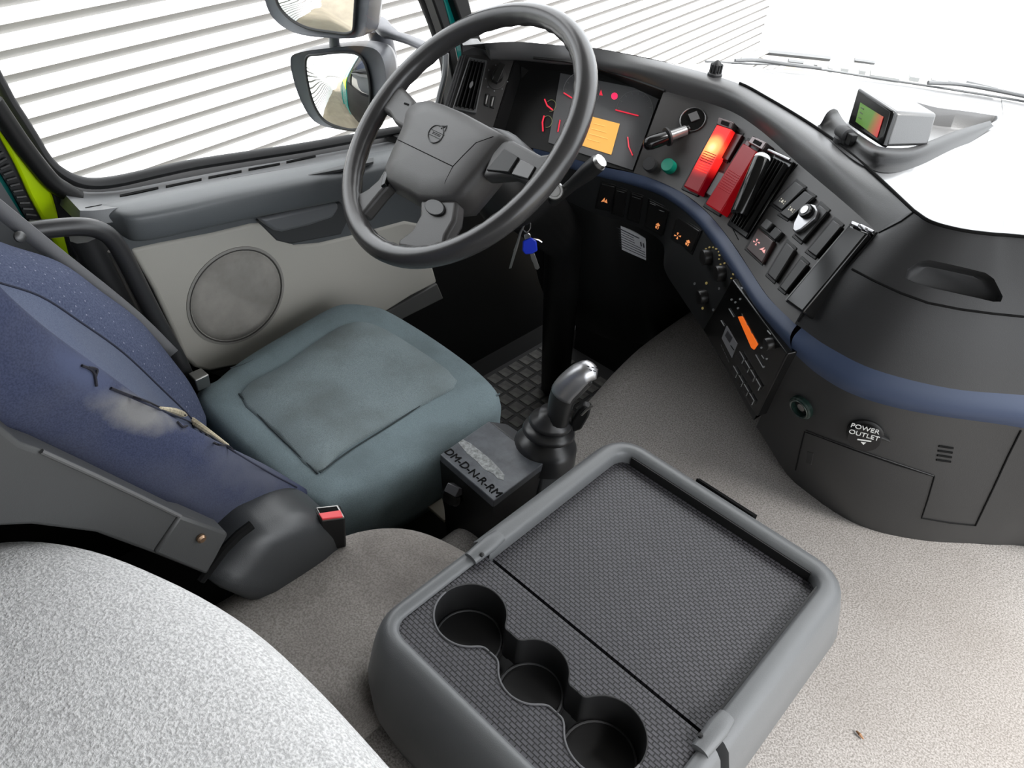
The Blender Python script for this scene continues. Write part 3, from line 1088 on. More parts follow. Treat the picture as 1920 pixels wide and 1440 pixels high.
# second vent turned out like a blade standing on the panel
n2 = hit(1560, 500, T_PANEL)[1]
q = [(1590, 421), (1634, 440), (1508, 590), (1470, 562)]
bl, pl = plate('vent_blade', [(1590, 420), (1628, 436), (1504, 586), (1472, 563)], T_PANEL, .024, M_GLOSS, dash, bevel=.003, seg=3)
for u, v in ((1600, 462), (1519, 553)):
    MB().lathe(hit(u, v, T_PANEL)[0] + n2 * .006, n2, [(.0035, 0), (.0035, .002), (.001, .0024)], 10).build('screw', M_STEEL, dash)
pa, pb = atp(1592, 422, *pl), atp(1473, 563, *pl)
MB().tube([pa, pb], .0011, 6).build('blade_edge', mat('edge_grey', (.10, .10, .10), .3), bl)
for k in range(3):
    plate('blade_end', [(1597 + k * 13, 413 + k * 6), (1611 + k * 13, 419 + k * 6), (1609 + k * 13, 426 + k * 6), (1594 + k * 13, 420 + k * 6)], T_PANEL, .028 - .007 * k, M_SILVER, dash)
# switch field
GREYSYM = mat('pale_legend', (.55, .52, .45), .5, emit=((.9, .8, .6), .12))
rocker([(1491, 339), (1508, 352), (1465, 394), (1447, 381)], dash, T_PANEL, symbols=[((.5, .75), 'lamp', GREYSYM)])
rocker([(1509, 357), (1526, 369), (1478, 411), (1461, 400)], dash, T_PANEL, symbols=[((.5, .70), 'lamp', GREYSYM)])
rocker([(1536, 382), (1552, 396), (1504, 453), (1489, 440)], dash, T_PANEL)
rocker([(1562, 411), (1578, 424), (1530, 481), (1513, 469)], dash, T_PANEL)
o5, pl5 = rocker([(1421, 427), (1450, 452), (1428, 493), (1399, 466)], dash, T_PANEL, mm=M_SWBRN, symbols=[((.28, .5), 'fan', M_PINKL), ((.75, .55), 'peak', M_PINKL)])
plate('rocker_switch', [(1437, 409), (1448, 418), (1436, 432), (1425, 423)], T_PANEL, .009, mat('switch_grey2', (.035, .035, .035), .4), dash)
plate('rocker_switch', [(1454, 424), (1466, 435), (1452, 450), (1440, 440)], T_PANEL, .008, M_SWITCH, dash)
rocker([(1474, 453), (1490, 468), (1453, 527), (1438, 513)], dash, T_PANEL)
rocker([(1501, 484), (1514, 496), (1473, 548), (1461, 538)], dash, T_PANEL)
# mirror-adjust knob: chrome ring with a pointed tail
kp, kn = hit(1518, 412, T_PANEL)
pl = (kp + kn * .014, kn)
kt = MB().prism([atp(u, v, *pl) for u, v in [(1497, 398), (1503, 388), (1516, 381), (1528, 384), (1532, 394), (1527, 408), (1514, 419), (1501, 430), (1490, 435), (1485, 430), (1487, 418)]], kn, .012).build('mirror_knob', M_SILVER, dash, bevel=.002, seg=3)
c3 = atp(1514, 398, kp + kn * .015, kn)
MB().lathe(c3, kn, [(.0105, 0), (.0105, .005), (.0095, .007), (.001, .0072)], 24).build('knob_ring', M_GLOSS, kt)
MB().lathe(c3 + kn * .0065, kn, [(.0062, 0), (.0062, .0016), (.001, .0018)], 24).build('knob_cap', mat('knob_cap_silver', (.5, .5, .5), .35, metal=.8), kt)
# seams of the centre panel
for a, b in (((1497, 307), (1462, 350)), ((1372, 425), (1385, 450))):
    strip('panel_seam', [lerp2(a, b, t / 5) for t in range(6)], T_PANEL, .0014, M_LINE, dash)
# seam between the top pad and the brow, and the cross seam at the panel's end
mbs = MB().tube([p + V((0, 0, .0015)) for p in sS[5 * NS + 1:] + cr(S_pas, NS)[1:]], .0022, 6)
mbs.build('top_seam', M_LINE, dash)

# lower switch row under the trim
ORG = M_ORANGE
rocker([(1128, 345), (1153, 351), (1143, 394), (1117, 388)], dash, T_LOW, thick=.004, symbols=[((.5, .65), 'peak', ORG)])
rocker([(1155, 353), (1175, 359), (1168, 405), (1147, 398)], dash, T_LOW, thick=.004)
rocker([(1184, 364), (1205, 370), (1197, 416), (1176, 409)], dash, T_LOW, thick=.004)
rocker([(1217, 377), (1254, 396), (1243, 442), (1209, 423)], dash, T_LOW, thick=.004, symbols=[((.62, .95 - .2), 'seat', ORG)])
rocker([(1271, 407), (1310, 433), (1295, 473), (1260, 447)], dash, T_LOW, thick=.004, symbols=[((.2, .75), 'fan', ORG), ((.72, .72), 'seat', ORG)])
M_DARKLINE = mat('switch_top_edge', (.05, .05, .05), .4)
for a, b in (((1158, 354), (1172, 358)), ((1187, 365), (1203, 370)), ((1222, 378), (1232, 382)), ((1239, 391), (1249, 395))):
    strip('switch_edge', [a, b], T_LOW, .002, M_DARKLINE, dash, lift=.0045)
# climate dials: black knobs with ochre tick arcs
M_OCHRE = mat('ochre_tick', (.42, .33, .13), .5, emit=((.8, .6, .2), .1))
for c, r, ticks in (((1331, 482), 15, (-200, -20)), ((1357, 512), 15, (-200, 0)), ((1323, 556), 17, None)):
    p, nn = hit(*c, T_LOW)
    cd_ = child('climate_dial', dash, p)
    MB().lathe(p, nn, [(.013, -.002), (.013, .012), (.0115, .014), (.001, .0145)], 24).build('dial_knob', M_SWITCH, cd_)
    if ticks:
        for k in range(9):
            a = ticks[0] + (ticks[1] - ticks[0]) * k / 8
            u, v = arc(c, r + 2, r * 1.15 + 2, a, a, 35, 1)[0]
            mark('tick', ell((u, v), 2.2 if k % 2 else 1.4, 1.6, a + 90, 6), (p + nn * .0004, nn), M_OCHRE, cd_)
    else:
        for u, v in ((1324, 531), (1311, 546), (1317, 578), (1337, 581), (1302, 532), (1348, 541)):
            mark('tick', ell((u, v), 2.0, 2.6, 0, 8), (p + nn * .0004, nn), M_OCHRE if u in (1324, 1317) else M_DIALTICK, cd_)
# knee sticker with its print
skp, skn = plane_of([(1165, 435), (1185, 448), (1205, 470)], T_KNEE)

# ------------------------------------------------------------------ passenger side fittings
def seam(px, tree, wdt=.0016, name='panel_seam', m=M_LINE):
    return strip(name, px, tree, wdt, m, dash, lift=.0005)


def cutter(px, c, n, depth, up=.03, shrink=.75):
    """hollow below an outline on a plane; the floor is smaller than the mouth"""
    top = [atp(u, v, c, n) for u, v in px]
    m_ = sum(top, V()) / len(top)
    rings = [[p + n * up for p in top], [p + n * .0 for p in top], [m_ + (p - m_) * (1 - (1 - shrink) * .35) - n * depth * .8 for p in top], [m_ + (p - m_) * shrink - n * depth for p in top]]
    return MB().loft(rings)


gr = [(1697, 520), (1702, 504), (1722, 490), (1742, 488), (1850, 511), (1868, 522), (1889, 556), (1885, 566), (1868, 566), (1750, 541), (1715, 531)]
gc, gn_ = plane_of([(1720, 505), (1850, 530), (1790, 520), (1740, 530)], T_PASS)
carve(PASSP, cutter(gr, gc, gn_, .026, shrink=.8))
# lid line under the grab recess
seam([(1598, 505), (1640, 527), (1690, 550), (1740, 568), (1800, 580), (1860, 588), (1919, 594)], T_PASS, .003)
seam([(1645, 437), (1600, 490), (1560, 530), (1520, 573), (1497, 603)], T_PASS, .003)
seam([(1712, 399), (1690, 415), (1648, 437)], T_PASS, .002)
# lower panel: drawer, seams, vents, sockets
seam([(1492, 881), (1500, 845), (1509, 809), (1540, 820), (1600, 843), (1680, 871), (1752, 893)], T_PLOW, .002)
seam([(1752, 893), (1740, 935), (1728, 971), (1780, 980), (1828, 985)], T_PLOW, .002)
seam([(1914, 793 + 14), (1890, 855), (1860, 920), (1829, 985)], T_PLOW, .0025)
dq = [(1513, 813), (1570, 836), (1640, 861), (1748, 897), (1726, 968), (1640, 945), (1560, 915), (1497, 884)]
strip('drawer_highlight', [(1510, 807), (1600, 840), (1750, 891)], T_PLOW, .0012, M_DASH, dash, lift=.0012)
plate('drawer_pull', [(1513, 846), (1525, 850), (1521, 872), (1510, 868)], T_PLOW, .0006, M_DASH, dash, bevel=.0008)
for k in range(4):
    seam([(1760 - k * 1.5, 836 + k * 8.5), (1787 - k * 1.5, 840 + k * 8.5)], T_PLOW, .003, 'vent_slot')
sp_, sn = hit(1505, 762, T_PLOW)
skt = MB().lathe(sp_, sn, [(.019, -.002), (.019, .006), (.017, .008), (.013, .008), (.0125, -.001), (.001, -.001)], 28).build('socket', mat('socket_green_black', (.010, .022, .018), .25), dash)
MB().lathe(sp_, sn, [(.0135, .0085), (.0150, .0095), (.0160, .0085)], 28, caps=False).build('socket_ring', mat('dull_ring2', (.12, .14, .13), .3, metal=1), skt)
MB().lathe(sp_, sn, [(.006, -.001), (.006, .004), (.001, .0045)], 16).build('socket_pin', M_STEEL, skt)
op_, on_ = hit(1622, 812, T_PLOW)
cap = child('power_outlet', dash, op_)
MB().lathe(op_, on_, [(.024, -.002), (.024, .003), (.021, .005), (.001, .005)], 28).build('outlet_flange', M_BLACK, cap)
capc = op_ + on_ * .014
MB().lathe(op_, on_, [(.0205, .004), (.0215, .010), (.0205, .014), (.001, .0145)], 28).build('outlet_cap', M_SWITCH, cap)
xd = (atp(1660, 822, capc, on_) - atp(1600, 806, capc, on_))
yd = on_.cross(xd)
text('lettering', 'POWER', atp(1622, 804, capc + on_ * .0008, on_), xd, yd, .0105, M_MARK, cap)
text('lettering', 'OUTLET', atp(1620, 816, capc + on_ * .0008, on_), xd, yd, .0105, M_MARK, cap)
mark('print_line', [(1608, 823), (1634, 827), (1633, 829), (1607, 825)], (capc + on_ * .0005, on_), M_MARK, cap)
mark('print_mark', [(1614, 829), (1624, 830), (1619, 834)], (capc + on_ * .0005, on_), M_MARK, cap)
MB().tube([op_ + on_ * .006 + (atp(1645, 812, op_, on_) - op_), atp(1658, 822, op_ + on_ * .004, on_), atp(1668, 827, op_ + on_ * .001, on_)], [.003, .0025, .002], 8).build('cap_strap', M_BLACK, cap)

# ------------------------------------------------------------------ radio
rq = [(1375, 520), (1478, 664), (1419, 783), (1306, 602)]
# pixel quad above runs along the trim, down the right edge, along the bottom
rc, rn = plane_of([(1385, 600), (1420, 680), (1400, 640), (1360, 620), (1440, 680)], T_LOW)
rad = root('radio', 'black car radio with an orange display and two rows of station buttons', 'radio', tuple(rc))
top = [atp(u, v, rc + rn * .006, rn) for u, v in [(1352, 560), (1372, 524), (1476, 664), (1418, 781), (1318, 618)]]
MB().prism(top, rn, .02).build('face', M_GLOSS, rad, bevel=.002)
rp_ = (rc + rn * .0062, rn)


def rbox(name, px, h, m, par=rad, bevel=.0006):
    t = [atp(u, v, rp_[0] + rn * h, rn) for u, v in px]
    return MB().prism(t, rn, h + .001).build(name, m, par, bevel=bevel, smooth=0)


def rline(name, a, b, wd_, m, par=rad, h=.0008):
    return MB().tube([atp(*a, rp_[0] + rn * h, rn), atp(*b, rp_[0] + rn * h, rn)], wd_ / 2, 5).build(name, m, par)


rbox('display', [(1383, 594), (1391, 593), (1420, 646), (1413, 656), (1408, 652)], .0012, mat('orange_display', (.7, .16, .02), .4, emit=((1, .16, .015), .55)))
M_TAN = mat('tan_print', (.16, .13, .10), .6)
for a in ((1391, 588), (1400, 605), (1408, 620), (1418, 636)):
    rline('print_mark', a, (a[0] + 2, a[1] + 5), .0014, M_TAN)
GREYP = mat('grey_print', (.30, .31, .31), .6)
rline('print_line', (1367, 579), (1376, 594), .0018, GREYP)
rline('print_line', (1352, 601), (1358, 611), .002, GREYP)
rline('print_line', (1417, 665), (1431, 689), .0018, GREYP)
rline('print_mark', (1428, 666), (1432, 672), .0014, GREYP)
rline('print_mark', (1439, 620), (1445, 627), .0018, GREYP)
for p in ((1437, 673), (1431, 688), (1427, 652), (1371, 562), (1378, 567), (1383, 578), (1389, 541), (1387, 561)):
    rbox('print_dot', ell(p, 1.6, 1.9, 0, 8), .0008, GREYP, bevel=0)
st = rbox('sticker', [(1362, 611), (1382, 645), (1372, 671), (1353, 634)], .0008, mat('sticker_grey', (.24, .24, .25), .5), bevel=0)
st['label'] = 'small grey sticker'
rbox('sticker_window', [(1364, 620), (1373, 633), (1368, 643), (1359, 629)], .0012, mat('sticker_dark', (.05, .05, .055), .5), st, bevel=0)
rline('sticker_line', (1370, 648), (1376, 656), .0015, M_LINE, st, h=.0014)
kx = atp(1448, 643, rp_[0], rn)
MB().lathe(kx, rn, [(.009, 0), (.009, .009), (.008, .0105), (.001, .0108)], 22).build('volume_knob', M_SWITCH, rad)
for row, off in (((1389, 661), 0), ((1377, 688), 1)):
    for k in range(4):
        u, v = row[0] + k * 10.2, row[1] + k * 17.0
        b = rbox('station_button', [(u - 8, v + 4), (u + 1, v), (u + 8, v + 13), (u - 1, v + 17)], .0022, M_SWITCH)
        for a_, b_ in (((u - 2, v - 2), (u + 6, v + 12)), ((u + 6, v + 12), (u + 2, v + 20))):
            rline('button_edge', a_, b_, .0016, GREYP, b, h=.0028)
for k in range(5):
    rline('print_mark', (1352 + k * 3.2, 646 + k * 7), (1354 + k * 3.2, 651 + k * 7), .001, mat('dim_print', (.09, .09, .09), .6))

# sticker on the knee panel
stk = root('sticker', 'white printed instruction sticker on the dark knee panel below the switch row', 'sticker', tuple(skp))
spx = [(1148, 416), (1180, 431), (1210, 447), (1218, 491), (1188, 478), (1157, 464)]
tp = [atp(u, v, skp + skn * .0015, skn) for u, v in spx]
MB().prism(tp, skn, .003).build('paper', M_WHITE, stk, smooth=0)
M_INK = mat('print_ink', (.05, .05, .06), .7)
for k in range(8):
    t = .14 + k * .105
    q = [(1148, 416), (1210, 447), (1218, 491), (1157, 464)]
    e = .80 if k in (0, 4) else (.62 if k < 4 else .9)
    a, b = quad(q, .07, t), quad(q, e, t)
    MB().tube([atp(*a, skp + skn * .0017, skn), atp(*b, skp + skn * .0017, skn)], .0007 if k else .0012, 4).build('print_line', M_INK, stk)
for s_ in (.82, .9):
    a, b = quad(q, s_, .28), quad(q, s_, .45)
    MB().tube([atp(*a, skp + skn * .0017, skn), atp(*b, skp + skn * .0017, skn)], .0018, 4).build('print_mark', M_INK, stk)

# ------------------------------------------------------------------ on top of the dashboard
# moulded surround that rises round the front of the tray and fades out to the right
def onpl(px):
    return cr([atp(p[0], p[1], tc_ + tn * (p[2] if len(p) > 2 else 0), tn) for p in px], 4)


lo = onpl([(1532, 236), (1545, 252), (1582, 286), (1625, 314), (1665, 324), (1712, 316), (1762, 298), (1812, 272), (1864, 236)])
lc_ = onpl([(1550, 212, .024), (1562, 224, .012), (1592, 250, .010), (1624, 276, .017), (1650, 285, .021), (1702, 286, .017), (1750, 271, .011), (1798, 252, .006), (1860, 233, .001)])
li = onpl([(1570, 206, .016), (1580, 222, .0), (1602, 246, -.006), (1636, 268, -.010), (1658, 278, -.010), (1702, 278, -.012), (1744, 264, -.014), (1788, 247, -.014), (1850, 229, -.006)])
lm = [a.lerp(b, .55) - tn * (b - a).dot(tn) * .30 for a, b in zip(lo, lc_)]
ln = [a.lerp(b, .5) + tn * .004 for a, b in zip(lc_, li)]
rw = [cr([a, b, c, d, e], 4) for a, b, c, d, e in zip(lo, lm, lc_, ln, li)]
MB().grid(rw).build('tray_surround', M_DASH, dash, smooth=80)
# display box
mon = root('monitor', 'small dark display box with a green and red screen, standing in the dashboard tray', 'monitor', tuple(atp(1680, 270, tc_, tn)))
fz = [atz(1588, 234, 1.107), atz(1653, 276, 1.107)]
down = fz[1] - fz[0]
fnr = V((down.y, -down.x, 0)).normalized()
if fnr.dot(EYE - fz[0]) < 0:
    fnr = -fnr
fn = (fnr + V((0, 0, .25))).normalized()
fpt = (fz[0] + fz[1]) / 2
face = [atp(u, v, fpt, fn) for u, v in [(1608, 163), (1674, 207), (1654, 276), (1588, 232)]]
# housing reaches back from the bezel
axb = V((-fn.x, -fn.y, 0)).normalized()
tgt = atp(1747, 203, face[1], fn.cross(V((0, 0, 1))).normalized()) if False else None
HL = .075
sh = V((0.035, 0.0, 0))
MB().prism(face, fn, .012).build('bezel', M_GLOSS, mon, bevel=.004, seg=3)
c_f = sum(face, V()) / 4
f2 = [c_f + (p - c_f) * .97 - fn * .008 for p in face]
b2 = [p + axb * HL for p in f2]
b2[0].z -= .006
b2[1].z -= .004
MB().loft([f2, b2]).build('housing', mat('monitor_case', (.045, .045, .046), .42, spec=.9, coat=.4, bump=GRAIN), mon, bevel=.005, seg=3)
scq = [(1613, 192), (1656, 219), (1644, 258), (1604, 228)]
scp = (fpt + fn * .0004, fn)
gm = bpy.data.materials.new('green_red_screen')
gm.use_nodes = True
nt = gm.node_tree
bb = nt.nodes['Principled BSDF']
bb.inputs['Roughness'].default_value = .3
tcn = nt.nodes.new('ShaderNodeTexCoord')
sp2 = nt.nodes.new('ShaderNodeSeparateXYZ')
rr = nt.nodes.new('ShaderNodeValToRGB')
nt.links.new(tcn.outputs['Generated'], sp2.inputs[0])
nt.links.new(sp2.outputs['X'], rr.inputs[0])
rr.color_ramp.elements[0].position = .55
rr.color_ramp.elements[0].color = (.10, .24, .03, 1)
rr.color_ramp.elements[1].position = .95
rr.color_ramp.elements[1].color = (.65, .05, .05, 1)
nt.links.new(rr.outputs[0], bb.inputs['Base Color'])
nt.links.new(rr.outputs[0], bb.inputs['Emission Color'])
bb.inputs['Emission Strength'].default_value = .28
mark('screen', scq, scp, gm, mon, lift=.0005)
for k in range(3):
    a, b = quad(scq, .08, .2 + k * .25), quad(scq, .2, .2 + k * .25)
    MB().tube([atp(*a, fpt + fn * .0016, fn), atp(*b, fpt + fn * .0016, fn)], .0008, 4).build('screen_text', mat('screen_ink', (.03, .06, .01), .5), mon)
# black swivel clip on the dash edge in front of the tray
kp2, kn2 = hit(1578, 268, T_TOP)
if kp2 is None:
    kp2, kn2 = hit(1572, 272, T_BROW)
clipo = root('mount_clip', 'black round swivel clip on the dash edge in front of the display box', 'clip', tuple(kp2))
ca = (atp(1556, 250, kp2, kn2) - atp(1600, 282, kp2, kn2)).normalized()
MB().lathe(kp2 + kn2 * .004, kn2, [(.013, -.004), (.013, .004), (.009, .007), (.001, .007)], 18).build('foot', M_RUBBER, clipo)
MB().lathe(kp2 + kn2 * .014 - ca * .012, ca, [(.006, 0), (.0105, .002), (.0105, .016), (.0085, .026), (.001, .027)], 18).build('barrel', M_RUBBER, clipo)
MB().box(kp2 + kn2 * .013 - ca * .019, ca * .006, kn2 * .008, ca.cross(kn2) * .005).build('wing', M_BLACK, clipo, bevel=.001)
ssp, ssn = hit(1340, 141, T_TOP)
if ssp is None:
    ssp, ssn = hit(1345, 150, T_BROW)
sen = root('sun_sensor', 'small black ribbed sensor dome at the front of the dash by the windscreen', 'sensor', tuple(ssp))
MB().lathe(ssp, V((0, 0, 1)), [(.013, -.004), (.013, .003), (.009, .006), (.010, .012), (.008, .02), (.003, .025), (.001, .026)], 16).build('dome', M_RUBBER, sen)
mbx = MB()
for k in range(12):
    a = 2 * PI * k / 12
    mbx.box(ssp + V((math.cos(a) * .0095, math.sin(a) * .0095, .012)), V((math.cos(a), math.sin(a), 0)) * .0015, V((-math.sin(a), math.cos(a), 0)) * .001, V((0, 0, .007)))
tag(mbx.build('ribs', M_RUBBER, sen), kind='stuff')

# ------------------------------------------------------------------ steering wheel
WC = V((-0.83103, 0.80852, 1.06037))
WN = V((-0.15363, -0.67574, 0.72096)).normalized()
WX = (V((1, 0, 0)) - WN * WN.x).normalized()
WY = WN.cross(WX)
sw = root('steering_wheel', 'worn dark grey four-spoke steering wheel with a large embossed hub', 'steering wheel', tuple(WC))


def wpx(u, v, h=0.0):
    return atp(u, v, WC + WN * h, WN)


RO, TR = 0.2145, 0.0165
rings = []
N_ = 96
for i in range(N_):
    a = 2 * PI * i / N_
    d = WX * math.cos(a) + WY * math.sin(a)
    ring = []
    for k in range(16):
        b = 2 * PI * k / 16
        rr_ = TR * (1 + (.05 * math.sin(a * 56) if 2.2 < b < 4.6 else 0))
        ring.append(WC + d * (RO + rr_ * math.cos(b)) + WN * (rr_ * 1.05 * math.sin(b)))
    rings.append(ring)
MB().grid(rings, cu=True, cv=True).build('rim', M_WHEEL, sw, smooth=80)
hubpx = [(768, 199), (784, 190), (806, 187), (833, 195), (872, 211), (915, 234), (955, 256), (950, 268), (926, 295), (904, 323), (880, 352), (858, 378), (825, 382), (788, 379), (755, 360), (724, 343), (719, 322), (734, 286), (748, 255), (757, 233), (760, 214)]
hp = [wpx(u, v, .0) for u, v in hubpx]
hc = sum(hp, V()) / len(hp)


def hring(k, h):
    return [hc + (p - hc) * k + WN * h for p in hp]


MB().loft([hring(.90, -.055), hring(1.02, -.03), hring(1.0, -.008), hring(.965, .002), hring(.90, .008), hring(.6, .012), hring(.2, .0135)]).build('hub', M_HUB, sw, smooth=75)
HT = MB().loft([hring(1.0, -.008), hring(.965, .002), hring(.90, .008), hring(.6, .012), hring(.2, .0135)]).tree()


def wline(name, px, wd_, m, lift=.0002):
    pts = []
    for u, v in px:
        p, n = hit(u, v, HT)
        pts.append(p + n * lift if p else wpx(u, v, .0))
    return MB().tube(pts, wd_ / 2, 5).build(name, m, sw)


wline('pad_seam', [lerp2((746, 262), (849, 312), t / 8) for t in range(9)], .0014, M_LINE)
wline('pad_seam', [(849, 312), (868, 292), (892, 268), (925, 256)], .0010, M_LINE)
wline('pad_seam', [(849, 312), (835, 340), (828, 372)], .0008, M_LINE)
# maker's mark: ring with an arrow to the upper right and a lettered band across
em = child('emblem', sw, hit(818, 250, HT)[0])
ep, en = hit(818, 250, HT)
M_EMB = mat('emblem_groove', (.012, .012, .012), .5)


def epx(u, v):
    return atp(u, v, ep + en * .0004, en)


MB().tube([epx(*p) for p in ell((817, 251), 13.5, 17.5, 32, 28)], .0009, 6, closed=True).build('emblem_ring', M_EMB, em)
MB().tube([epx(823, 236), epx(838, 236), epx(834, 246)], .0008, 6).build('emblem_arrow', M_EMB, em)
MB().tube([epx(827, 241), epx(838, 236)], .0008, 6).build('emblem_arrow', M_EMB, em)
e1 = (epx(829, 257) - epx(806, 246))
for o_ in (-1, 1):
    c_ = epx(817.5, 251.5) + en.cross(e1).normalized() * o_ * .0042
    MB().tube([c_ - e1 * .52, c_ + e1 * .52], .0005, 5).build('emblem_band', M_EMB, em)
text('lettering', 'VOLVO', epx(817.5, 251.5), e1, en.cross(e1), .0062, M_EMB, em, ext=.0002)


def spoke(name, px, h0, h1, m=M_HUB, bevel=.006):
    t = [wpx(u, v, h0) for u, v in px]
    return MB().prism(t, WN, h0 - h1).build(name, m, sw, bevel=bevel, seg=3, smooth=60)


spoke('spoke', [(700, 196), (724, 166), (741, 150), (757, 166), (776, 187), (775, 210), (757, 240), (738, 228), (728, 212)], .004, -.02)
spoke('spoke', [(725, 308), (728, 345), (712, 362), (694, 384), (678, 404), (656, 385), (658, 350), (674, 361), (690, 352), (708, 336)], .002, -.022)
spoke('spoke', [(787, 374), (857, 374), (852, 412), (836, 440), (832, 462), (786, 470), (744, 462), (746, 449), (772, 430), (786, 404)], .000, -.024)
spoke('spoke', [(930, 262), (962, 262), (1013, 289), (1042, 284), (1050, 300), (1036, 330), (1010, 352), (994, 344), (958, 326), (903, 330)], .002, -.022)
spoke('switch_pad', [(911, 318), (945, 278), (972, 294), (953, 323)], .0055, -.002, M_BLACK, .0015)
spoke('switch_pad', [(976, 298), (1004, 312), (990, 336), (958, 326)], .0045, -.002, M_WHEEL, .0015)
spoke('hub_button', ell((814, 388), 19, 15, 20, 20), .004, -.004, mat('button_black', (.010, .010, .010), .45), .0015)
spoke('hub_button', [(717, 330), (724, 316), (728, 324), (722, 345), (713, 350)], .006, -.004, M_GLOSS, .002)
mk = [wpx(763, 192, .0145)]
MB().box(wpx(762, 195, .0045), WX * .006, WY * .0014, WN * .0006).build('spoke_slot', M_LINE, sw)

# steering column shroud with stalk and ignition lock
colr = root('steering_column', 'black steering column shroud below the steering wheel with a stalk', 'steering column', tuple(WC - WN * .12))
axc = -WN


def oval(c, ax, rx, ry, n=20):
    x = WX
    y = ax.cross(x).normalized()
    return [c + x * rx * math.cos(2 * PI * k / n) + y * ry * math.sin(2 * PI * k / n) for k in range(n)]


c0_ = WC - WN * .05
c9 = V((-0.90, 1.20, 0.72))
MB().loft([oval(c0_, axc, .045, .045), oval(c0_ + axc * .03, axc, .07, .06), oval(c0_ + axc * .12, axc, .075, .07), oval(c0_.lerp(c9, .5), axc, .058, .06), oval(c9, axc, .048, .05), oval(V((-.94, 1.29, .3)), axc, .042, .045), oval(V((-.955, 1.33, .2)), axc, .05, .05)]).build('shroud', M_BLACK, colr, smooth=70)
st_b = atp(1075, 345, c0_ + axc * .05, WN)
stt = atp(1122, 305, c0_ + axc * .03, WN)
dst = stt - st_b
MB().tube([st_b - dst * .9, st_b, st_b + dst * .55, stt], [.008, .0095, .013, .013], 12).build('stalk', M_BLACK, colr)
x_, y_ = perp(dst)
MB().tube([stt, stt + dst.normalized() * .006], [.0115, .0105], 10).build('stalk_tip', M_STEEL, colr)
igp = atp(1040, 358, c0_ + axc * .04, WN)
MB().lathe(igp, (EYE - igp), [(.014, -.03), (.014, .0), (.012, .003), (.009, .003), (.0085, .0), (.001, .0)], 20).build('ignition_lock', M_STEEL, colr)
# keys hanging from the column
kpos = atz(990, 405, 0.915)
kp0 = WC.lerp(kpos, 1.0)
dk = (kp0 - EYE).length
keys = root('key_ring', 'bunch of keys with one blue-headed key hanging from the ignition', 'keys', tuple(kp0))


def kat(u, v, off=0.0):
    n = (EYE - kp0)
    n.z = 0
    n.normalize()
    return atp(u, v, kp0 + n * off, n)


MB().tube([kat(*p) for p in ell((988, 424), 7, 11, 10, 20)], .0012, 6, closed=True).build('ring', M_CHROME, keys)
MB().tube([kat(986, 400), kat(989, 412), kat(986, 420)], .003, 8).build('ignition_key', M_STEEL, keys)
nk = (EYE - kp0).normalized()
MB().prism([kat(u, v, .004) for u, v in [(980, 452), (996, 445), (1006, 452), (1008, 470), (998, 476), (985, 477), (979, 470)]], nk, .008).build('blue_key_head', mat('blue_plastic', (.010, .03, .42), .35), keys, bevel=.002)
MB().prism([kat(u, v) for u, v in [(994, 476), (1002, 475), (1012, 502), (1008, 506), (1003, 504), (1000, 494), (996, 486)]], nk, .002).build('key_blade', M_STEEL, keys, bevel=.0004)
MB().prism([kat(u, v, .002) for u, v in [(982, 440), (990, 436), (995, 440), (996, 448), (984, 450)]], nk, .005).build('padlock_bow', M_CHROME, keys, bevel=.001)
MB().tube([kat(984, 420), kat(976, 436), kat(971, 455), kat(966, 470)], [.0016, .002, .0025, .003], 8).build('key_shank', M_STEEL, keys)
MB().prism([kat(u, v) for u, v in [(964, 468), (969, 470), (959, 503), (954, 504)]], nk, .002).build('key_blade', M_STEEL, keys, bevel=.0004)
MB().tube([kat(1000, 447), kat(1010, 450), kat(1016, 454)], .0015, 6).build('key_wire', M_CHROME, keys)

# ------------------------------------------------------------------ driver's door (structure)
door = root('door_1', kind='structure', loc=(-1.17, 0.7, 0.8))
DX = -1.15


def dprism(px, x, depth, name, m, bevel=.003, seg=3, parent=door):
    t = [atx(u, v, x) for u, v in px]
    return MB().prism(t, V((1, 0, 0)), depth).build(name, m, parent, bevel=bevel, seg=seg)


# light trim panel, its top edge dipping under the pull handle
bp_ = [(246, 468), (300, 456), (400, 437), (470, 420), (494, 418), (512, 432), (528, 448), (552, 460), (600, 456), (660, 442), (760, 415), (786, 420), (806, 480), (820, 530), (770, 556), (716, 590), (660, 612), (560, 650), (440, 688), (392, 697), (366, 690), (345, 668), (325, 620), (290, 545)]
dprism(bp_, DX, .03, 'trim_panel', M_DOORLT, .006)
dprism([(716, 590), (820, 532), (832, 560), (740, 606), (560, 672), (430, 712), (395, 700), (440, 690), (560, 652)], DX - .012, .02, 'lower_trim', mat('door_lower_trim', (.10, .10, .095), .6), .003)
# dark upper skin
dprism([(160, 395), (500, 345), (760, 290), (840, 300), (840, 420), (790, 430), (600, 470), (500, 460), (240, 480), (190, 440)], DX - .004, .02, 'upper_skin', M_DOORDK)
dprism([(230, 440), (262, 470), (300, 560), (345, 670), (330, 690), (280, 560), (215, 440)], DX - .01, .03, 'door_edge', M_BLACK)
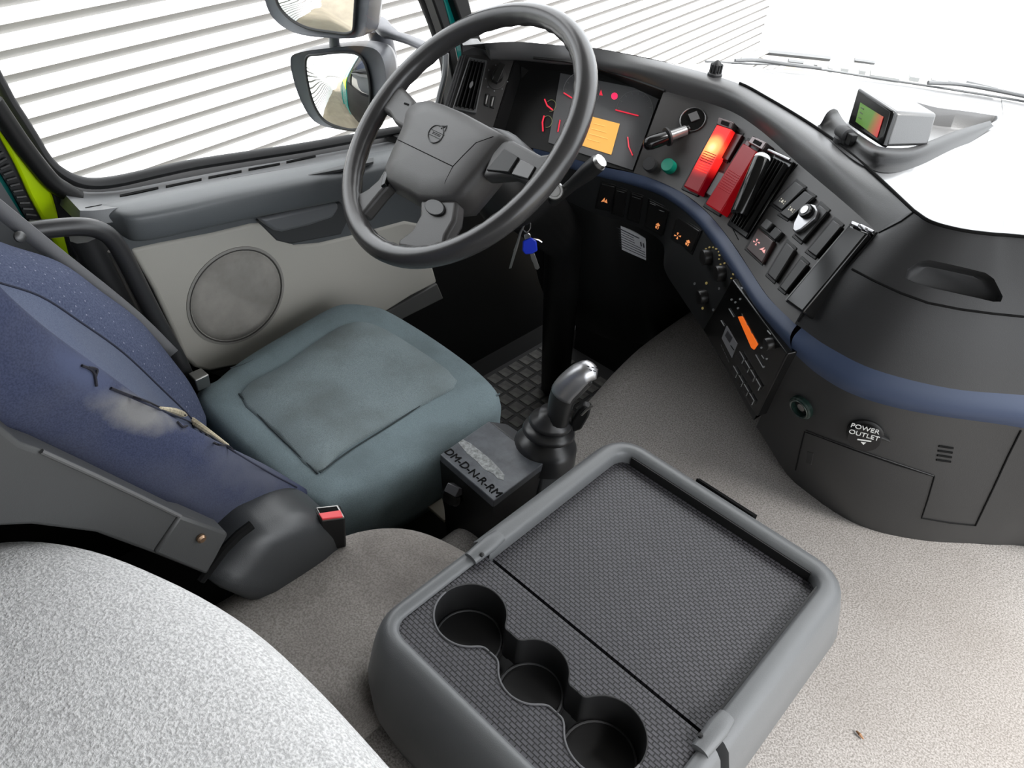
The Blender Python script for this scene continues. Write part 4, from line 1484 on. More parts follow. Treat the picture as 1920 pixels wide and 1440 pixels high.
# ledge under the glass: from the glass line to the armrest's front edge
back = [atx(u, v, -1.215) for u, v in [(108, 350), (165, 360), (230, 356), (330, 337), (450, 315), (570, 295), (690, 273), (800, 251)]]
front = [atx(u, v, -1.105) for u, v in [(150, 395), (185, 394), (250, 384), (345, 366), (460, 345), (575, 323), (690, 300), (800, 280)]]
mid = [b.lerp(f, .5) + V((0, 0, .004)) for b, f in zip(back, front)]
rowsE = ruled(cr(back, 4), cr(front, 4), 6, .0, V((0, .5, 3)))
LEDGE = MB().grid(rowsE)
T_LEDGE = LEDGE.tree()
thick_grid(rowsE, -.02, V((0, .5, 3))).build('sill_ledge', mat('sill_daylit', (.15, .155, .16), .38, bump=GRAIN), door)  # lighter than the door plastic, window light painted into the ledge
MB().grid(ruled(cr([p + V((-.02, 0, .012)) for p in back], 4), cr(back, 4), 2, 0)).build('glass_channel', M_RUBBER, door)
dprism([(96, 352), (150, 362), (172, 392), (178, 425), (240, 470), (345, 690), (310, 700), (190, 560), (128, 490), (112, 430)], -1.19, .02, 'edge_filler', M_BLACK)
# armrest: thick rounded bar along the door
prof_t = [(165, 398), (210, 402), (250, 404), (340, 388), (450, 364), (550, 345), (640, 327), (740, 305), (810, 290)]
prof_b = [(180, 420), (225, 440), (262, 455), (350, 438), (450, 416), (550, 396), (640, 378), (740, 356), (810, 340)]
at_ = [atx(u, v, x) for (u, v), x in zip(prof_t, [-1.125, -1.10, -1.075, -1.065, -1.065, -1.065, -1.065, -1.07, -1.08])]
ab_ = [atx(u, v, x) for (u, v), x in zip(prof_b, [-1.13, -1.11, -1.085, -1.075, -1.075, -1.075, -1.075, -1.08, -1.09])]
tt, bb_ = cr(at_, 4), cr(ab_, 4)
rings = []
for a, b in zip(tt, bb_):
    wall_t, wall_b = V((-1.15, a.y, a.z + .004)), V((-1.15, b.y, b.z - .004))
    ring = [wall_t, a.lerp(wall_t, .35) + V((0, 0, .003)), a, a.lerp(b, .12) + V((.004, 0, 0)), a.lerp(b, .5) + V((.007, 0, 0)), b.lerp(a, .1) + V((.004, 0, 0)), b, b.lerp(wall_b, .4), wall_b]
    rings.append(ring)
MB().loft(rings).build('armrest', M_DOORDK, door, smooth=60, sub=1)
# bin in the ledge and four demister slots
def ledge_mark(name, px, m, lift=.0008):
    pts = []
    for u, v in px:
        p, n = hit(u, v, T_LEDGE)
        if p is None:
            p = atz(u, v, .93)
            n = V((0, 0, 1))
        pts.append(p + n * lift)
    return MB().prism(pts, V((0, 0, 1)), .004).build(name, m, door, smooth=0)


M_BIN = mat('bin_dark', (.035, .037, .038), .6)
ledge_mark('ledge_bin', [(428, 337), (436, 334), (633, 300), (700, 288), (700, 304), (640, 318), (440, 355)], M_BIN)
strip('bin_rim', [(428, 337), (436, 353), (442, 357), (640, 320), (700, 308)], T_LEDGE, .004, M_DOORDK, door, lift=.001)
for a, b in (((225, 368), (297, 353)), ((311, 351), (378, 337)), ((391, 334), (453, 322)), ((466, 319), (525, 308)), ((537, 305), (592, 293))):
    ledge_mark('demister_slot', [(a[0], a[1] - 1.8), (b[0], b[1] - 1.8), (b[0], b[1] + 1.8), (a[0], a[1] + 1.8)], M_LINE, .0012)
strip('ledge_seam', [(160, 390), (250, 374), (330, 357), (400, 343), (420, 345), (436, 356)], T_LEDGE, .0012, M_LINE, door)
# pull handle in its scoop
dprism([(482, 414), (520, 452), (545, 458), (640, 440), (660, 400), (640, 380)], DX + .003, .012, 'handle_scoop', M_BIN)
hpts = [(489, 411), (500, 423), (516, 434), (530, 436), (580, 424), (625, 409), (636, 392), (634, 380), (560, 395)]
dprism(hpts, DX + .03, .03, 'pull_handle', mat('pull_handle_plastic', (.12, .125, .13), .4), .006)
# speaker
spc = atx(445, 556, DX)
spk = child('speaker', door, spc)
MB().lathe(spc, V((1, 0, 0)), [(.098, -.004), (.0975, .0018), (.093, .0022), (.091, -.001), (.001, -.001)], 48).build('speaker_ring', mat('speaker_ring_beige', (.26, .25, .23), .6), spk)
MB().lathe(spc, V((1, 0, 0)), [(.0895, -.003), (.0885, .001), (.075, .0028), (.05, .0035), (.02, .004), (.001, .004)], 48).build('speaker_grille', M_SPK, spk, smooth=80)
MB().tube([spc + V((.0012, .0915 * math.cos(t), .0915 * math.sin(t))) for t in [2 * PI * k / 48 for k in range(48)]], .0016, 6, closed=True).build('speaker_groove', mat('groove_brown', (.05, .047, .043), .8), spk)
# window frame: rubber channel round the glass
GX = -1.21
gl = [(-25, 110), (0, 158), (17, 190), (38, 222), (60, 257), (87, 300), (120, 328), (160, 343), (213, 341), (300, 322), (367, 308), (470, 292), (567, 277), (640, 264), (740, 246), (806, 236), (828, 190), (836, 135), (817, 63), (793, 0), (776, -45)]
gp_ = [atx(u, v, GX) for u, v in gl]
gp_ = [gp_[0] + V((0, -.04, .28))] + gp_ + [gp_[-1] + V((0, -.12, .30))]
gps = cr(gp_, 4)
MB().tube(gps, .011, 10, closed=True, flat=.8).build('window_frame', M_RUBBER, door)
# outer frame piece behind the rubber (rear edge)
of = [(-14, 190), (14, 232), (40, 270), (72, 312), (98, 342), (122, 358), (146, 372)]
MB().tube(cr([atx(u, v, -1.185) for u, v in of], 4), .013, 10).build('frame_edge', M_BLACK, door)
wgo = MB().add([p + V((-.004, 0, 0)) for p in gps], [tuple(range(len(gps)))]).build('window_2', M_GLASS, None, smooth=0)
wgo['kind'] = 'structure'
# lime-painted door pillar edge with ribbed seal, and teal outer skin behind it
MB().prism([atx(u, v, -1.19) for u, v in [(-30, 150), (0, 212), (30, 267), (60, 317), (92, 352), (100, 368), (113, 410), (150, 482), (140, 500), (110, 470), (83, 418), (57, 370), (30, 310), (0, 255), (-30, 215)]], V((1, 0, 0)), .02).build('painted_edge', M_LIME, door, bevel=.004)
MB().prism([atx(u, v, -1.20) for u, v in [(-30, 210), (0, 255), (30, 310), (57, 370), (83, 418), (110, 470), (90, 470), (55, 420), (20, 355), (-30, 275)]], V((1, 0, 0)), .02).build('door_seal', M_RUBBER, door)
for k in range(16):
    a, b = lerp2((-6, 262), (86, 440), k / 15), lerp2((-22, 275), (66, 434), k / 15)
    MB().tube([atx(*a, -1.195), atx(*b, -1.195)], .0022, 6).build('seal_rib', mat('seal_rib_grey', (.045, .045, .045), .5), door)
MB().prism([atx(u, v, -1.21) for u, v in [(-40, 260), (20, 352), (58, 420), (80, 470), (60, 470), (-40, 330)]], V((1, 0, 0)), .01).build('body_edge', M_TEAL, door)
MB().prism([atx(u, v, -1.2) for u, v in [(-60, 300), (0, 340), (50, 420), (90, 480), (330, 700), (300, 760), (-60, 760)]], V((1, 0, 0)), .01).build('pillar_trim', mat('pillar_trim_grey', (.13, .135, .14), .5), ls)
# windscreen pillar: black, teal, black
for px, x, m_ in (([(798, -40), (836, 70), (850, 150), (846, 260), (866, 262), (868, 150), (850, 60), (822, -40)], -1.17, M_BLACK),
                  ([(820, -40), (848, 60), (862, 140), (858, 240), (872, 240), (876, 140), (862, 50), (842, -40)], -1.18, M_TEAL),
                  ([(838, -40), (868, 50), (880, 90), (905, 78), (890, 40), (870, -40)], -1.16, M_BLACK)):
    MB().prism([atx(u, v, x) for u, v in px], V((1, 0, 0)), .03).build('trim_piece', m_, door, bevel=.004)
MB().tube(cr([atx(u, v, -1.14) for u, v in [(836, 100), (834, 140), (822, 190), (812, 250)]], 4), .006, 8).build('pillar_grip', mat('grip_grey', (.20, .205, .21), .4), door)

MB().tube([atx(812, -30, -1.16), atx(812, -30, -1.16) + V((.01, -.30, .66))], .034, 12, flat=.7).build('pillar_upper', M_BLACK, door)
MB().tube([atx(-50, 170, -1.205), atx(-50, 170, -1.205) + V((.01, -.09, .76))], .022, 12, flat=.7).build('pillar_upper', M_BLACK, door)
# windscreen
fr = sF[1 * NS:] + cr(F_pas, NS)[1:]
wtop = [V((p.x * .92, p.y - .42 - .05 * abs(p.x), 1.93)) for p in fr]
wfr = [p + V((0, .01, -.01)) for p in fr]
wo = MB().grid([wfr, wtop]).build('window_1', M_GLASS, None, smooth=80)
wo['kind'] = 'structure'

# ------------------------------------------------------------------ outside mirrors
MX = -1.52
M_MIRR = mat('mirror_silver', (.74, .74, .74), .015, metal=1)
M_MHOUS = mat('mirror_housing', (.075, .077, .088), .38, bump=GRAIN)
MN = V((.36, -.86, .0)).normalized()


def mirror(name, label, hpx, gpx, ref, depth, convex):
    c = atx(*ref, MX)
    r = root(name, label, 'mirror', tuple(c), group=None)
    hp_ = crc([atp(u, v, c, MN) for u, v in hpx], 5)
    hc_ = sum(hp_, V()) / len(hp_)
    rr = lambda k, h: [hc_ + (p - hc_) * k - MN * h for p in hp_]
    MB().loft([rr(.955, -.004), rr(.99, -.008), rr(1.0, .004), rr(1.0, depth * .4), rr(.86, depth * .8), rr(.45, depth)]).build('housing', M_MHOUS, r, smooth=60)
    gp2 = crc([atp(u, v, c + MN * .010, MN) for u, v in gpx], 5)
    gc2 = sum(gp2, V()) / len(gp2)
    rings = []
    for k in (1.0, .8, .6, .4, .2, .02):
        rings.append([gc2 + (p - gc2) * k + MN * convex * (1 - k * k) for p in gp2])
    mbg = MB().loft([[p - MN * .004 for p in rings[0]]] + rings)
    mbg.build('mirror_glass', M_MIRR, r, smooth=60)
    MB().tube([p + MN * .0005 for p in gp2], .003, 8, closed=True).build('glass_rim', M_RUBBER, r)
    return r, c


mu, mc = mirror('wing_mirror', 'large upper wing mirror outside the driver window, above the squarish wide-angle one',
       [(492, -70), (500, 0), (520, 38), (560, 62), (620, 70), (680, 68), (692, 40), (692, -70), (600, -110)],
       [(512, -64), (518, 0), (540, 32), (575, 52), (620, 60), (655, 62), (664, 40), (660, -64), (590, -95)], (600, 0), .11, .003)
ml, mlc = mirror('wing_mirror', 'squarish wide-angle wing mirror below the larger one outside the driver window',
       [(547, 112), (566, 96), (620, 88), (680, 84), (716, 98), (728, 150), (716, 215), (690, 244), (640, 242), (592, 226), (562, 176)],
       [(573, 112), (600, 102), (650, 98), (678, 108), (692, 150), (692, 200), (674, 240), (640, 240), (604, 222), (582, 178)], (640, 165), .10, .022)
# arm from the cab to the mirrors and the post between them
arm = atx(690, 50, MX) - MN * .05
MB().tube(cr([arm, atx(730, 62, -1.46), atx(770, 76, -1.38), atx(815, 96, -1.26)], 4), [.022] * 5 + [.016] * 8, 12, flat=.6).build('mirror_arm', M_MHOUS, mu, smooth=60)
MB().tube([atx(603, 60, MX) - MN * .05, atx(606, 112, MX) - MN * .05], .012, 10).build('mirror_post', M_MHOUS, mu)
MB().tube([atx(690, 60, MX) - MN * .05, atx(705, 120, MX) - MN * .05], .028, 12).build('mirror_post', M_MHOUS, mu)

# ------------------------------------------------------------------ driver's seat
seat = root('driver_seat', 'driver seat with worn teal cushion and torn navy blue backrest', 'seat', (-0.82, 0.45, 0.6))
CZ = .665


def cush(u, v, z=CZ):
    return atz(u, v, z)


# outline of the cushion top, clockwise in the picture from the rear left
cpx = [(368, 748), (400, 712), (450, 672), (540, 618), (610, 578), (645, 567), (690, 570), (726, 580), (790, 617), (850, 657), (900, 695), (932, 728), (941, 752), (930, 776), (890, 812), (840, 846), (780, 880), (700, 918), (640, 938), (592, 946), (500, 880)]
cp_ = crc([cush(*p) for p in cpx], 4)
cc_ = sum(cp_, V()) / len(cp_)
def cr_(k, dz):
    return [cc_ + (p - cc_) * k + V((0, 0, dz)) for p in cp_]
MB().loft([cr_(.93, -.13), cr_(.985, -.10), cr_(1.0, -.05), cr_(1.0, -.018), cr_(.985, -.004), cr_(.95, .004), cr_(.85, .007), cr_(.6, .008), cr_(.3, .008), cr_(.03, .008)]).build('seat_cushion', M_CUSH, seat, smooth=80)
insp = [(448, 738), (530, 684), (600, 634), (650, 606), (700, 606), (780, 650), (858, 712), (806, 752), (720, 800), (640, 848), (592, 884), (520, 812)]
ip = crc([cush(*p, CZ + .010) for p in insp], 3)
ic = sum(ip, V()) / len(ip)
MB().loft([[p - V((0, 0, .014)) for p in ip], [p - V((0, 0, .003)) for p in ip], [ic + (p - ic) * .97 + V((0, 0, .0022)) for p in ip], [ic + (p - ic) * .6 + V((0, 0, .003)) for p in ip], [ic + (p - ic) * .02 + V((0, 0, .003)) for p in ip]]).build('cushion_insert', M_INSERT, seat, smooth=80)
M_SEAM = mat('seat_seam_dark', (.035, .046, .05), .9)
for px in ([(448, 738), (500, 795), (555, 848), (596, 888)], [(600, 886), (660, 842), (740, 792), (846, 722)]):
    MB().tube(cr([cush(*p, CZ + .009) for p in px], 5), .0014, 6).build('insert_seam', M_SEAM, seat)
MB().tube(cr([cush(u, v, CZ + .002) for u, v in [(937, 738), (890, 768), (830, 812), (780, 850), (720, 884), (650, 912), (600, 926)]], 5), .0016, 6).build('side_piping', mat('seat_piping', (.075, .10, .11), .9), seat)
MB().tube(cr([cush(u, v, CZ + .005) for u, v in [(432, 690), (470, 677), (560, 626), (640, 590), (700, 594), (760, 620), (860, 682)]], 5), .0009, 6).build('front_stitch', M_SEAM, seat)
# seat base below the cushion
bz = [V((p.x, p.y, .53)) for p in cr_(.86, 0)]
b1z = [V((p.x, p.y, .2)) for p in cr_(.78, 0)]
MB().loft([b1z, bz]).build('seat_base', M_BLACK, seat)

# rubbed pale wear along the torn seam of the near bolster
def worn(m, local, axis, r_long, r_wide, col, amount):
    nt = m.node_tree
    b = nt.nodes['Principled BSDF']
    src = b.inputs['Base Color'].links[0].from_socket
    t = nt.nodes.new('ShaderNodeTexCoord')
    mp = nt.nodes.new('ShaderNodeMapping')
    mp.vector_type = 'TEXTURE'
    mp.inputs['Location'].default_value = local
    mp.inputs['Rotation'].default_value = axis.to_track_quat('X', 'Z').to_euler()
    mp.inputs['Scale'].default_value = (r_long, r_wide, r_wide)
    ln_ = nt.nodes.new('ShaderNodeVectorMath')
    ln_.operation = 'LENGTH'
    nz_ = nt.nodes.new('ShaderNodeTexNoise')
    nz_.inputs['Scale'].default_value = 45
    nz_.inputs['Detail'].default_value = 5
    ad = nt.nodes.new('ShaderNodeMath')
    ad.operation = 'MULTIPLY_ADD'
    ad.inputs[1].default_value = .9
    rmp = nt.nodes.new('ShaderNodeValToRGB')
    rmp.color_ramp.elements[0].position = .75
    rmp.color_ramp.elements[0].color = (amount,) * 3 + (1,)
    rmp.color_ramp.elements[1].position = 1.45
    rmp.color_ramp.elements[1].color = (0, 0, 0, 1)
    mx = nt.nodes.new('ShaderNodeMixRGB')
    mx.inputs[2].default_value = (*col, 1)
    nt.links.new(t.outputs['Object'], mp.inputs[0])
    nt.links.new(t.outputs['Object'], nz_.inputs['Vector'])
    nt.links.new(mp.outputs[0], ln_.inputs[0])
    nt.links.new(nz_.outputs['Fac'], ad.inputs[0])
    nt.links.new(ln_.outputs['Value'], ad.inputs[2])
    sb = nt.nodes.new('ShaderNodeMath')
    sb.operation = 'SUBTRACT'
    sb.inputs[1].default_value = .0
    nt.links.new(ad.outputs[0], sb.inputs[0])
    dv = nt.nodes.new('ShaderNodeMath')
    dv.operation = 'MULTIPLY'
    dv.inputs[1].default_value = .6
    nt.links.new(sb.outputs[0], dv.inputs[0])
    rmp.color_ramp.elements[0].position = .45
    rmp.color_ramp.elements[1].position = .88
    nt.links.new(dv.outputs[0], rmp.inputs[0])
    nt.links.new(rmp.outputs[0], mx.inputs[0])
    nt.links.new(src, mx.inputs[1])
    nt.links.new(mx.outputs[0], b.inputs['Base Color'])


# backrest: sections from bottom to top, each from the near side round the front to the far side
ridge = [atx(u, v, x) for u, v, x in [(578, 924, -.64), (500, 880, -.632), (390, 828, -.622), (280, 768, -.612), (170, 690, -.605), (90, 632, -.60), (30, 578, -.60), (-60, 495, -.60)]]
far = [atx(u, v, -.985) for u, v in [(362, 752), (352, 716), (322, 672), (262, 600), (190, 545), (112, 490), (0, 452), (-90, 405)]]
_up = ((ridge[7] - ridge[6]).normalized() + (far[7] - far[6]).normalized()).normalized()
ridge.append(ridge[7] + _up * .10)
far.append(far[7] + _up * .10)
secs = []
for k, (a, b) in enumerate(zip(ridge, far)):
    t = k / 8
    up = ((ridge[min(k + 1, 8)] - ridge[max(k - 1, 0)]) + (far[min(k + 1, 8)] - far[max(k - 1, 0)])).normalized()
    ac = (b - a).normalized()
    fwd = up.cross(ac)
    if fwd.y < 0:
        fwd = -fwd
    w_ = (b - a).length
    q = lambda s_, h: a + ac * (w_ * s_) + fwd * h
    if k == 8:
        w0_, w_ = w_, w_ * .92
    secs.append([q(-.02, -.13), q(-.035, -.085), q(-.035, -.045), q(-.02, -.012), q(.02, 0.002), q(.07, -.004), q(.11, -.022), q(.15, -.036), q(.24, -.042), q(.45, -.046), q(.62, -.042), q(.72, -.034), q(.76, -.022), q(.84, -.006), q(.93, 0), q(1.0, -.002), q(1.02, -.02), q(1.02, -.09)])
ss = []
for j in range(len(secs[0])):
    ss.append(cr([s_[j] for s_ in secs], 5))
rowsS = [[ss[j][i] for j in range(len(ss))] for i in range(len(ss[0]))]
rowsS = [cr(r, 3) for r in rowsS]
bot = rowsS[0]
T_BACK = MB().grid(rowsS).tree()
MB().grid([[r[0] for r in rowsS], [(r[0] + r[-1]) / 2 + V((0, -.02, 0)) for r in rowsS], [r[-1] for r in rowsS]]).build('backrest_back', M_SEATSH, seat, smooth=60)
MB().add(rowsS[-1], [tuple(range(len(rowsS[-1])))]).build('backrest_top', M_NAVY, seat)
C1, C2 = 7 * 3, 11 * 3
lowr = [[p + (V((0, -.03, -.03)) if i == 0 else V()) for p in r] for i, r in enumerate([rowsS[0]] + rowsS)]
NB = MB().grid([r[:C1 + 1] for r in lowr]).build('near_bolster', M_NAVY, seat, smooth=80)
MB().grid([r[C1:C2 + 1] for r in lowr]).build('centre_panel', M_NAVYMID, seat, smooth=80)
MB().grid([r[C2:] for r in lowr]).build('far_bolster', M_DOTS, seat, smooth=80)
MB().tube([r[C2] for r in rowsS], .0018, 6).build('backrest_seam', mat('navy_seam', (.012, .015, .03), .9), seat)
MB().tube([r[C1 - 4] for r in rowsS], .0012, 6).build('backrest_seam', mat('navy_seam', (.012, .015, .03), .9), seat)


def onback(px, lift=.001):
    out = []
    for u, v in px:
        p, n = hit(u, v, T_BACK)
        if p is not None:
            out.append(p + n * lift)
    return out


# split seam showing yellow foam, frayed black stitching and a rubbed pale patch
tear = onback([(298, 768), (330, 776), (362, 794), (392, 814), (425, 838)], .0022)
if len(tear) > 3:
    MB().tube(cr(tear, 5), [.0016 + .0048 * math.sin(PI * k / (5 * (len(tear) - 1))) for k in range(5 * (len(tear) - 1) + 1)], 8).build('torn_foam', mat('old_foam', (.46, .40, .28), .95, mottled=.4, mscale=90), seat)
MB().tube(cr(onback([(205, 729), (240, 743), (300, 769), (362, 795), (425, 839), (500, 884), (556, 914)], .0006), 5), .0011, 5).build('bolster_seam', mat('navy_seam', (.012, .015, .03), .9), seat)
M_THREAD = mat('loose_thread', (.006, .006, .012), .9)
for px in ([(205, 728), (240, 742), (275, 756), (300, 766), (345, 780), (395, 812)], [(380, 806), (400, 832), (425, 838), (436, 846)], [(150, 686), (165, 692), (174, 702), (178, 724)], [(163, 690), (178, 694), (176, 706)], [(330, 792), (340, 802), (348, 800)]):
    pts = onback(px, .0018)
    if len(pts) > 2:
        MB().tube(cr(pts, 5), .0013, 5).build('loose_stitching', M_THREAD, seat)
for (ua, va), (ub, vb), wide, col, am in (((165, 742), (345, 800), .020, (.20, .195, .185), .75), ((360, 830), (560, 915), .035, (.075, .080, .105), .8), ((60, 640), (230, 735), .025, (.060, .072, .125), .8)):
    pa, pb = hit(ua, va, T_BACK)[0], hit(ub, vb, T_BACK)[0]
    if pa and pb:
        worn(M_NAVY, (pa + pb) / 2 - WO[NB.name], (pb - pa), (pb - pa).length * .5, wide, col, am)
# grey plastic shell on the near side of the backrest
SX = -.565
shp = [(-40, 770), (0, 800), (40, 832), (80, 846), (180, 892), (260, 930), (340, 968), (360, 972), (430, 1002), (410, 1040), (385, 1078), (290, 1040), (180, 1000), (60, 985), (-40, 990)]
MB().prism([atx(u, v, SX) for u, v in shp], V((1, 0, 0)), .03).build('side_shell', M_SEATSH, seat, bevel=.004, seg=3)
MB().tube([atx(u, v, SX + .001) for u, v in [(78, 846), (180, 892), (260, 930), (338, 968)]], .0022, 6).build('shell_edge', mat('shell_edge_grey', (.10, .10, .10), .4), seat)
MB().prism([atx(u, v, SX + .004) for u, v in [(338, 968), (428, 1000), (408, 1042), (388, 1078), (290, 1038)]], V((1, 0, 0)), .01).build('shell_bracket', M_SEATSH, seat, bevel=.003)
bo = atx(376, 1008, SX + .005)
MB().lathe(bo, V((1, 0, 0)), [(.005, 0), (.005, .003), (.003, .005), (.001, .005)], 12).build('bolt', mat('bolt_bronze', (.30, .20, .13), .35, metal=.9), seat)
# recliner cover: a plump wedge of grey plastic
RX = -.535
rp1 = [(386, 1082), (420, 1040), (466, 990), (500, 972), (545, 956), (585, 954), (620, 968), (642, 1000), (630, 1040), (560, 1080), (500, 1130), (480, 1140), (440, 1110)]
ra_ = crc([atx(u, v, RX - .05) for u, v in rp1], 3)
rm_ = sum(ra_, V()) / len(ra_)
rlow = atx(560, 1075, RX - .05)
rg = lambda k, dx: [rlow + (p - rlow) * k + V((dx, 0, 0)) for p in ra_]
MB().loft([rg(1.0, -.05), rg(1.0, 0), rg(.97, .010), rg(.90, .020), rg(.78, .026), rg(.45, .031), rg(.05, .033)]).build('recliner_cover', M_RECL, seat, smooth=80)
MB().tube([atx(u, v, SX - .004) for u, v in [(376, 1088), (420, 1030), (448, 1002), (472, 984)]], .0055, 8).build('cover_gap', M_LINE, seat)
# belt buckle
bz_ = atz(621, 962, .765)
ux_ = (atz(648, 962, .765) - atz(594, 960, .765)).normalized()
uy_ = (atz(615, 948, .765) - atz(626, 978, .765)).normalized()
bk = child('belt_buckle', seat, bz_)
MB().prism([atz(u, v, .765) for u, v in [(586, 955), (638, 945), (648, 968), (600, 978)]], V((0, 0, 1)), .06, taper=-.1).build('buckle_body', M_BLACK, bk, bevel=.003)
MB().prism([atz(u, v, .767) for u, v in [(592, 951), (634, 946), (646, 969), (604, 975)]], V((0, 0, 1)), .004).build('buckle_rim', M_STEEL, bk, bevel=.001)
MB().prism([atz(u, v, .7675) for u, v in [(595, 953), (631, 949), (642, 967), (606, 972)]], V((0, 0, 1)), .003).build('buckle_slot', M_LINE, bk, smooth=0)
MB().prism([atz(u, v, .769) for u, v in [(597, 962), (638, 956), (643, 968), (604, 973)]], V((0, 0, 1)), .003).build('release_button', mat('red_button', (.75, .06, .07), .4), bk, bevel=.0008)
# chrome bracket peeking out between backrest and cushion on the door side
MB().box(atx(374, 712, -1.0), V((.012, 0, 0)), V((0, .012, 0)), V((0, 0, .012))).build('belt_anchor', M_STEEL, seat, bevel=.002)

# seat belt webbing along the far edge of the backrest
wb = root('seat_belt', 'grey seat belt webbing running down the far edge of the driver backrest', 'seat belt', tuple(atx(110, 490, -1.01)))
cl = [atx(u, v, -1.015) for u, v in [(-60, 350), (0, 398), (50, 438), (120, 494), (200, 556), (262, 608), (320, 665)]]
l_ = cr(cl, 4)
MB().grid([[p + V((0, -.006, -.004)) for p in l_], [p + V((0.006, .010, .008)) for p in l_]]).build('webbing', mat('belt_webbing', (.15, .15, .155), .8, bump=(1500, .3, .0005)), wb, solid=.002)
MB().lathe(atx(36, 444, -1.0), V((1, .3, .4)), [(.007, 0), (.007, .003), (.004, .005), (.001, .005)], 14).build('anchor_bolt', mat('dark_bolt', (.09, .09, .09), .4, metal=.7), wb)
# bent tube beside the seat
rl = root('grab_rail', 'black bent tube rail between the driver seat and the door', 'rail', tuple(atx(210, 440, -1.03)))
MB().tube(cr([atx(u, v, -1.04) for u, v in [(50, 434), (100, 428), (150, 425), (185, 431), (212, 450), (238, 492), (270, 555), (300, 612), (330, 665), (352, 712)]], 5), .0125, 14).build('tube', mat('rail_black', (.022, .022, .023), .35), rl)
MB().tube(cr([atx(u, v, -1.06) for u, v in [(208, 470), (222, 500), (262, 580), (306, 668)]], 5), .005, 10).build('rear_stay', mat('stay_grey', (.12, .11, .10), .5), rl)
MB().tube(cr([atx(u, v, -1.09) for u, v in [(160, 440), (190, 500), (245, 600), (300, 690)]], 5), .022, 10).build('boot', M_RUBBER, rl)

# ------------------------------------------------------------------ gear selector
gs = root('gear_selector', 'black gear selector box lettered DM-D-N-R-RM with a silver-topped lever', 'gear lever', tuple(atz(930, 870, .6)))
GZ = .71
gt = [atz(u, v, GZ) for u, v in [(825, 852), (917, 789), (1019, 869), (926, 940)]]
M_BOXTOP = mat('selector_top_plastic', (.075, .082, .094), .38, mottled=.35, mscale=30, rgb2=(.115, .124, .138), bump=GRAIN)
lo_ = [p.copy() for p in gt]
cen = sum(gt, V()) / 4
body_lo = [V((cen.x + (p.x - cen.x) * .8, cen.y + (p.y - cen.y) * .8, .52)) for p in gt]
MB().loft([body_lo, [p + V((0, 0, -.012)) for p in gt]]).build('selector_body', M_BLACK, gs)
MB().prism(gt, V((0, 0, 1)), .014).build('selector_top', M_BOXTOP, gs, bevel=.0015)
# scraped pale streak across the top
scr = [(859, 830), (868, 824), (882, 831), (900, 845), (921, 862), (936, 878), (946, 890), (944, 900), (934, 898), (925, 888), (908, 880), (893, 864), (876, 850)]
MB().prism([atz(u, v, GZ + .0004) for u, v in scr], V((0, 0, 1)), .0004).build('scrape', mat('scraped_plastic', (.24, .25, .25), .6, mottled=.7, mscale=140), gs, smooth=0)
tx = (gt[3] - gt[0])
tcen = (gt[0] + gt[3]) / 2 + (gt[1] - gt[0]).normalized() * .013 + V((0, 0, .0006))
text('lettering', 'DM-D-N-R-RM', tcen, tx, V((0, 0, 1)).cross(tx), .0185, M_LINE, gs)
# sloping rear deck to the gaiter
dk_lo = [atz(917, 789, GZ), atz(950, 794, GZ - .01), atz(1062, 868, GZ - .01), atz(1019, 869, GZ)]
MB().prism(dk_lo, V((0, 0, 1)), .10).build('gaiter_deck', mat('deck_plastic', (.045, .047, .05), .42), gs, bevel=.003)
gb = atz(1022, 838, GZ - .01)
la = atz(1046, 792, GZ + .045)
lt = aty(1100, 690, 0.70)
lt = gb + V((0.002, .050, .205))
lt = atp(1098, 694, lt, V((0.5, -.8, 0)))
axl = lt - gb
MB().lathe(gb, V((0, 0, 1)) * .8 + axl.normalized() * .2, [(.050, -.02), (.048, .006), (.044, .014), (.036, .020), (.031, .026), (.040, .032), (.038, .038), (.027, .043), (.033, .048), (.031, .054), (.022, .060), (.019, .07)], 28).build('gaiter', mat('gaiter_rubber', (.022, .022, .023), .33), gs, smooth=80)
grip_path = [gb + axl * .26, gb + axl * .5]
g0, g1 = atp(1046, 784, la, V((0.5, -.8, 0))), atp(1056, 742, la, V((0.5, -.8, 0)))
g2, g3, g4 = atp(1078, 716, la, V((0.5, -.8, 0))), atp(1100, 700, la, V((0.5, -.8, 0))), atp(1120, 702, la, V((0.5, -.8, 0)))
gp5 = cr([g0, g1, g2, g3, g4], 6)
ps = [.0165 + .0035 * math.sin(PI * min(1, k / 20)) - (.010 * max(0, (k - 19) / 5)) for k in range(len(gp5))]
MB().tube([g0 - (g1 - g0) * .8] + gp5, [.0165] + ps, 18).build('lever_grip', mat('grip_black', (.014, .014, .014), .3), gs, smooth=80)
# silver cap over the driver's side and top of the grip
fc = (EYE - g2).normalized()
capdir = (fc + V((-.35, -.2, .5))).normalized()
rings = []
for k in range(7, len(gp5)):
    t = (gp5[min(k + 1, len(gp5) - 1)] - gp5[k - 1]).normalized()
    c_ = (capdir - t * capdir.dot(t)).normalized()
    s_ = t.cross(c_)
    r_ = ps[k] + .0012
    rings.append([gp5[k] + (c_ * math.cos(a) + s_ * math.sin(a)) * r_ for a in [math.radians(x) for x in range(-75, 76, 15)]])
MB().grid(rings).build('silver_cap', mat('satin_cap', (.40, .40, .41), .36, metal=.9), gs, smooth=80, solid=.0015)
cpn = (EYE - g3).normalized()
ce = g3 + cpn * .019
for p in (ell((1085, 698), 5.5, 4.5, 20, 20),):
    MB().tube([atp(u, v, g2 + fc * .0205, fc) for u, v in p], .0006, 5, closed=True).build('cap_symbol', M_LINE, gs)
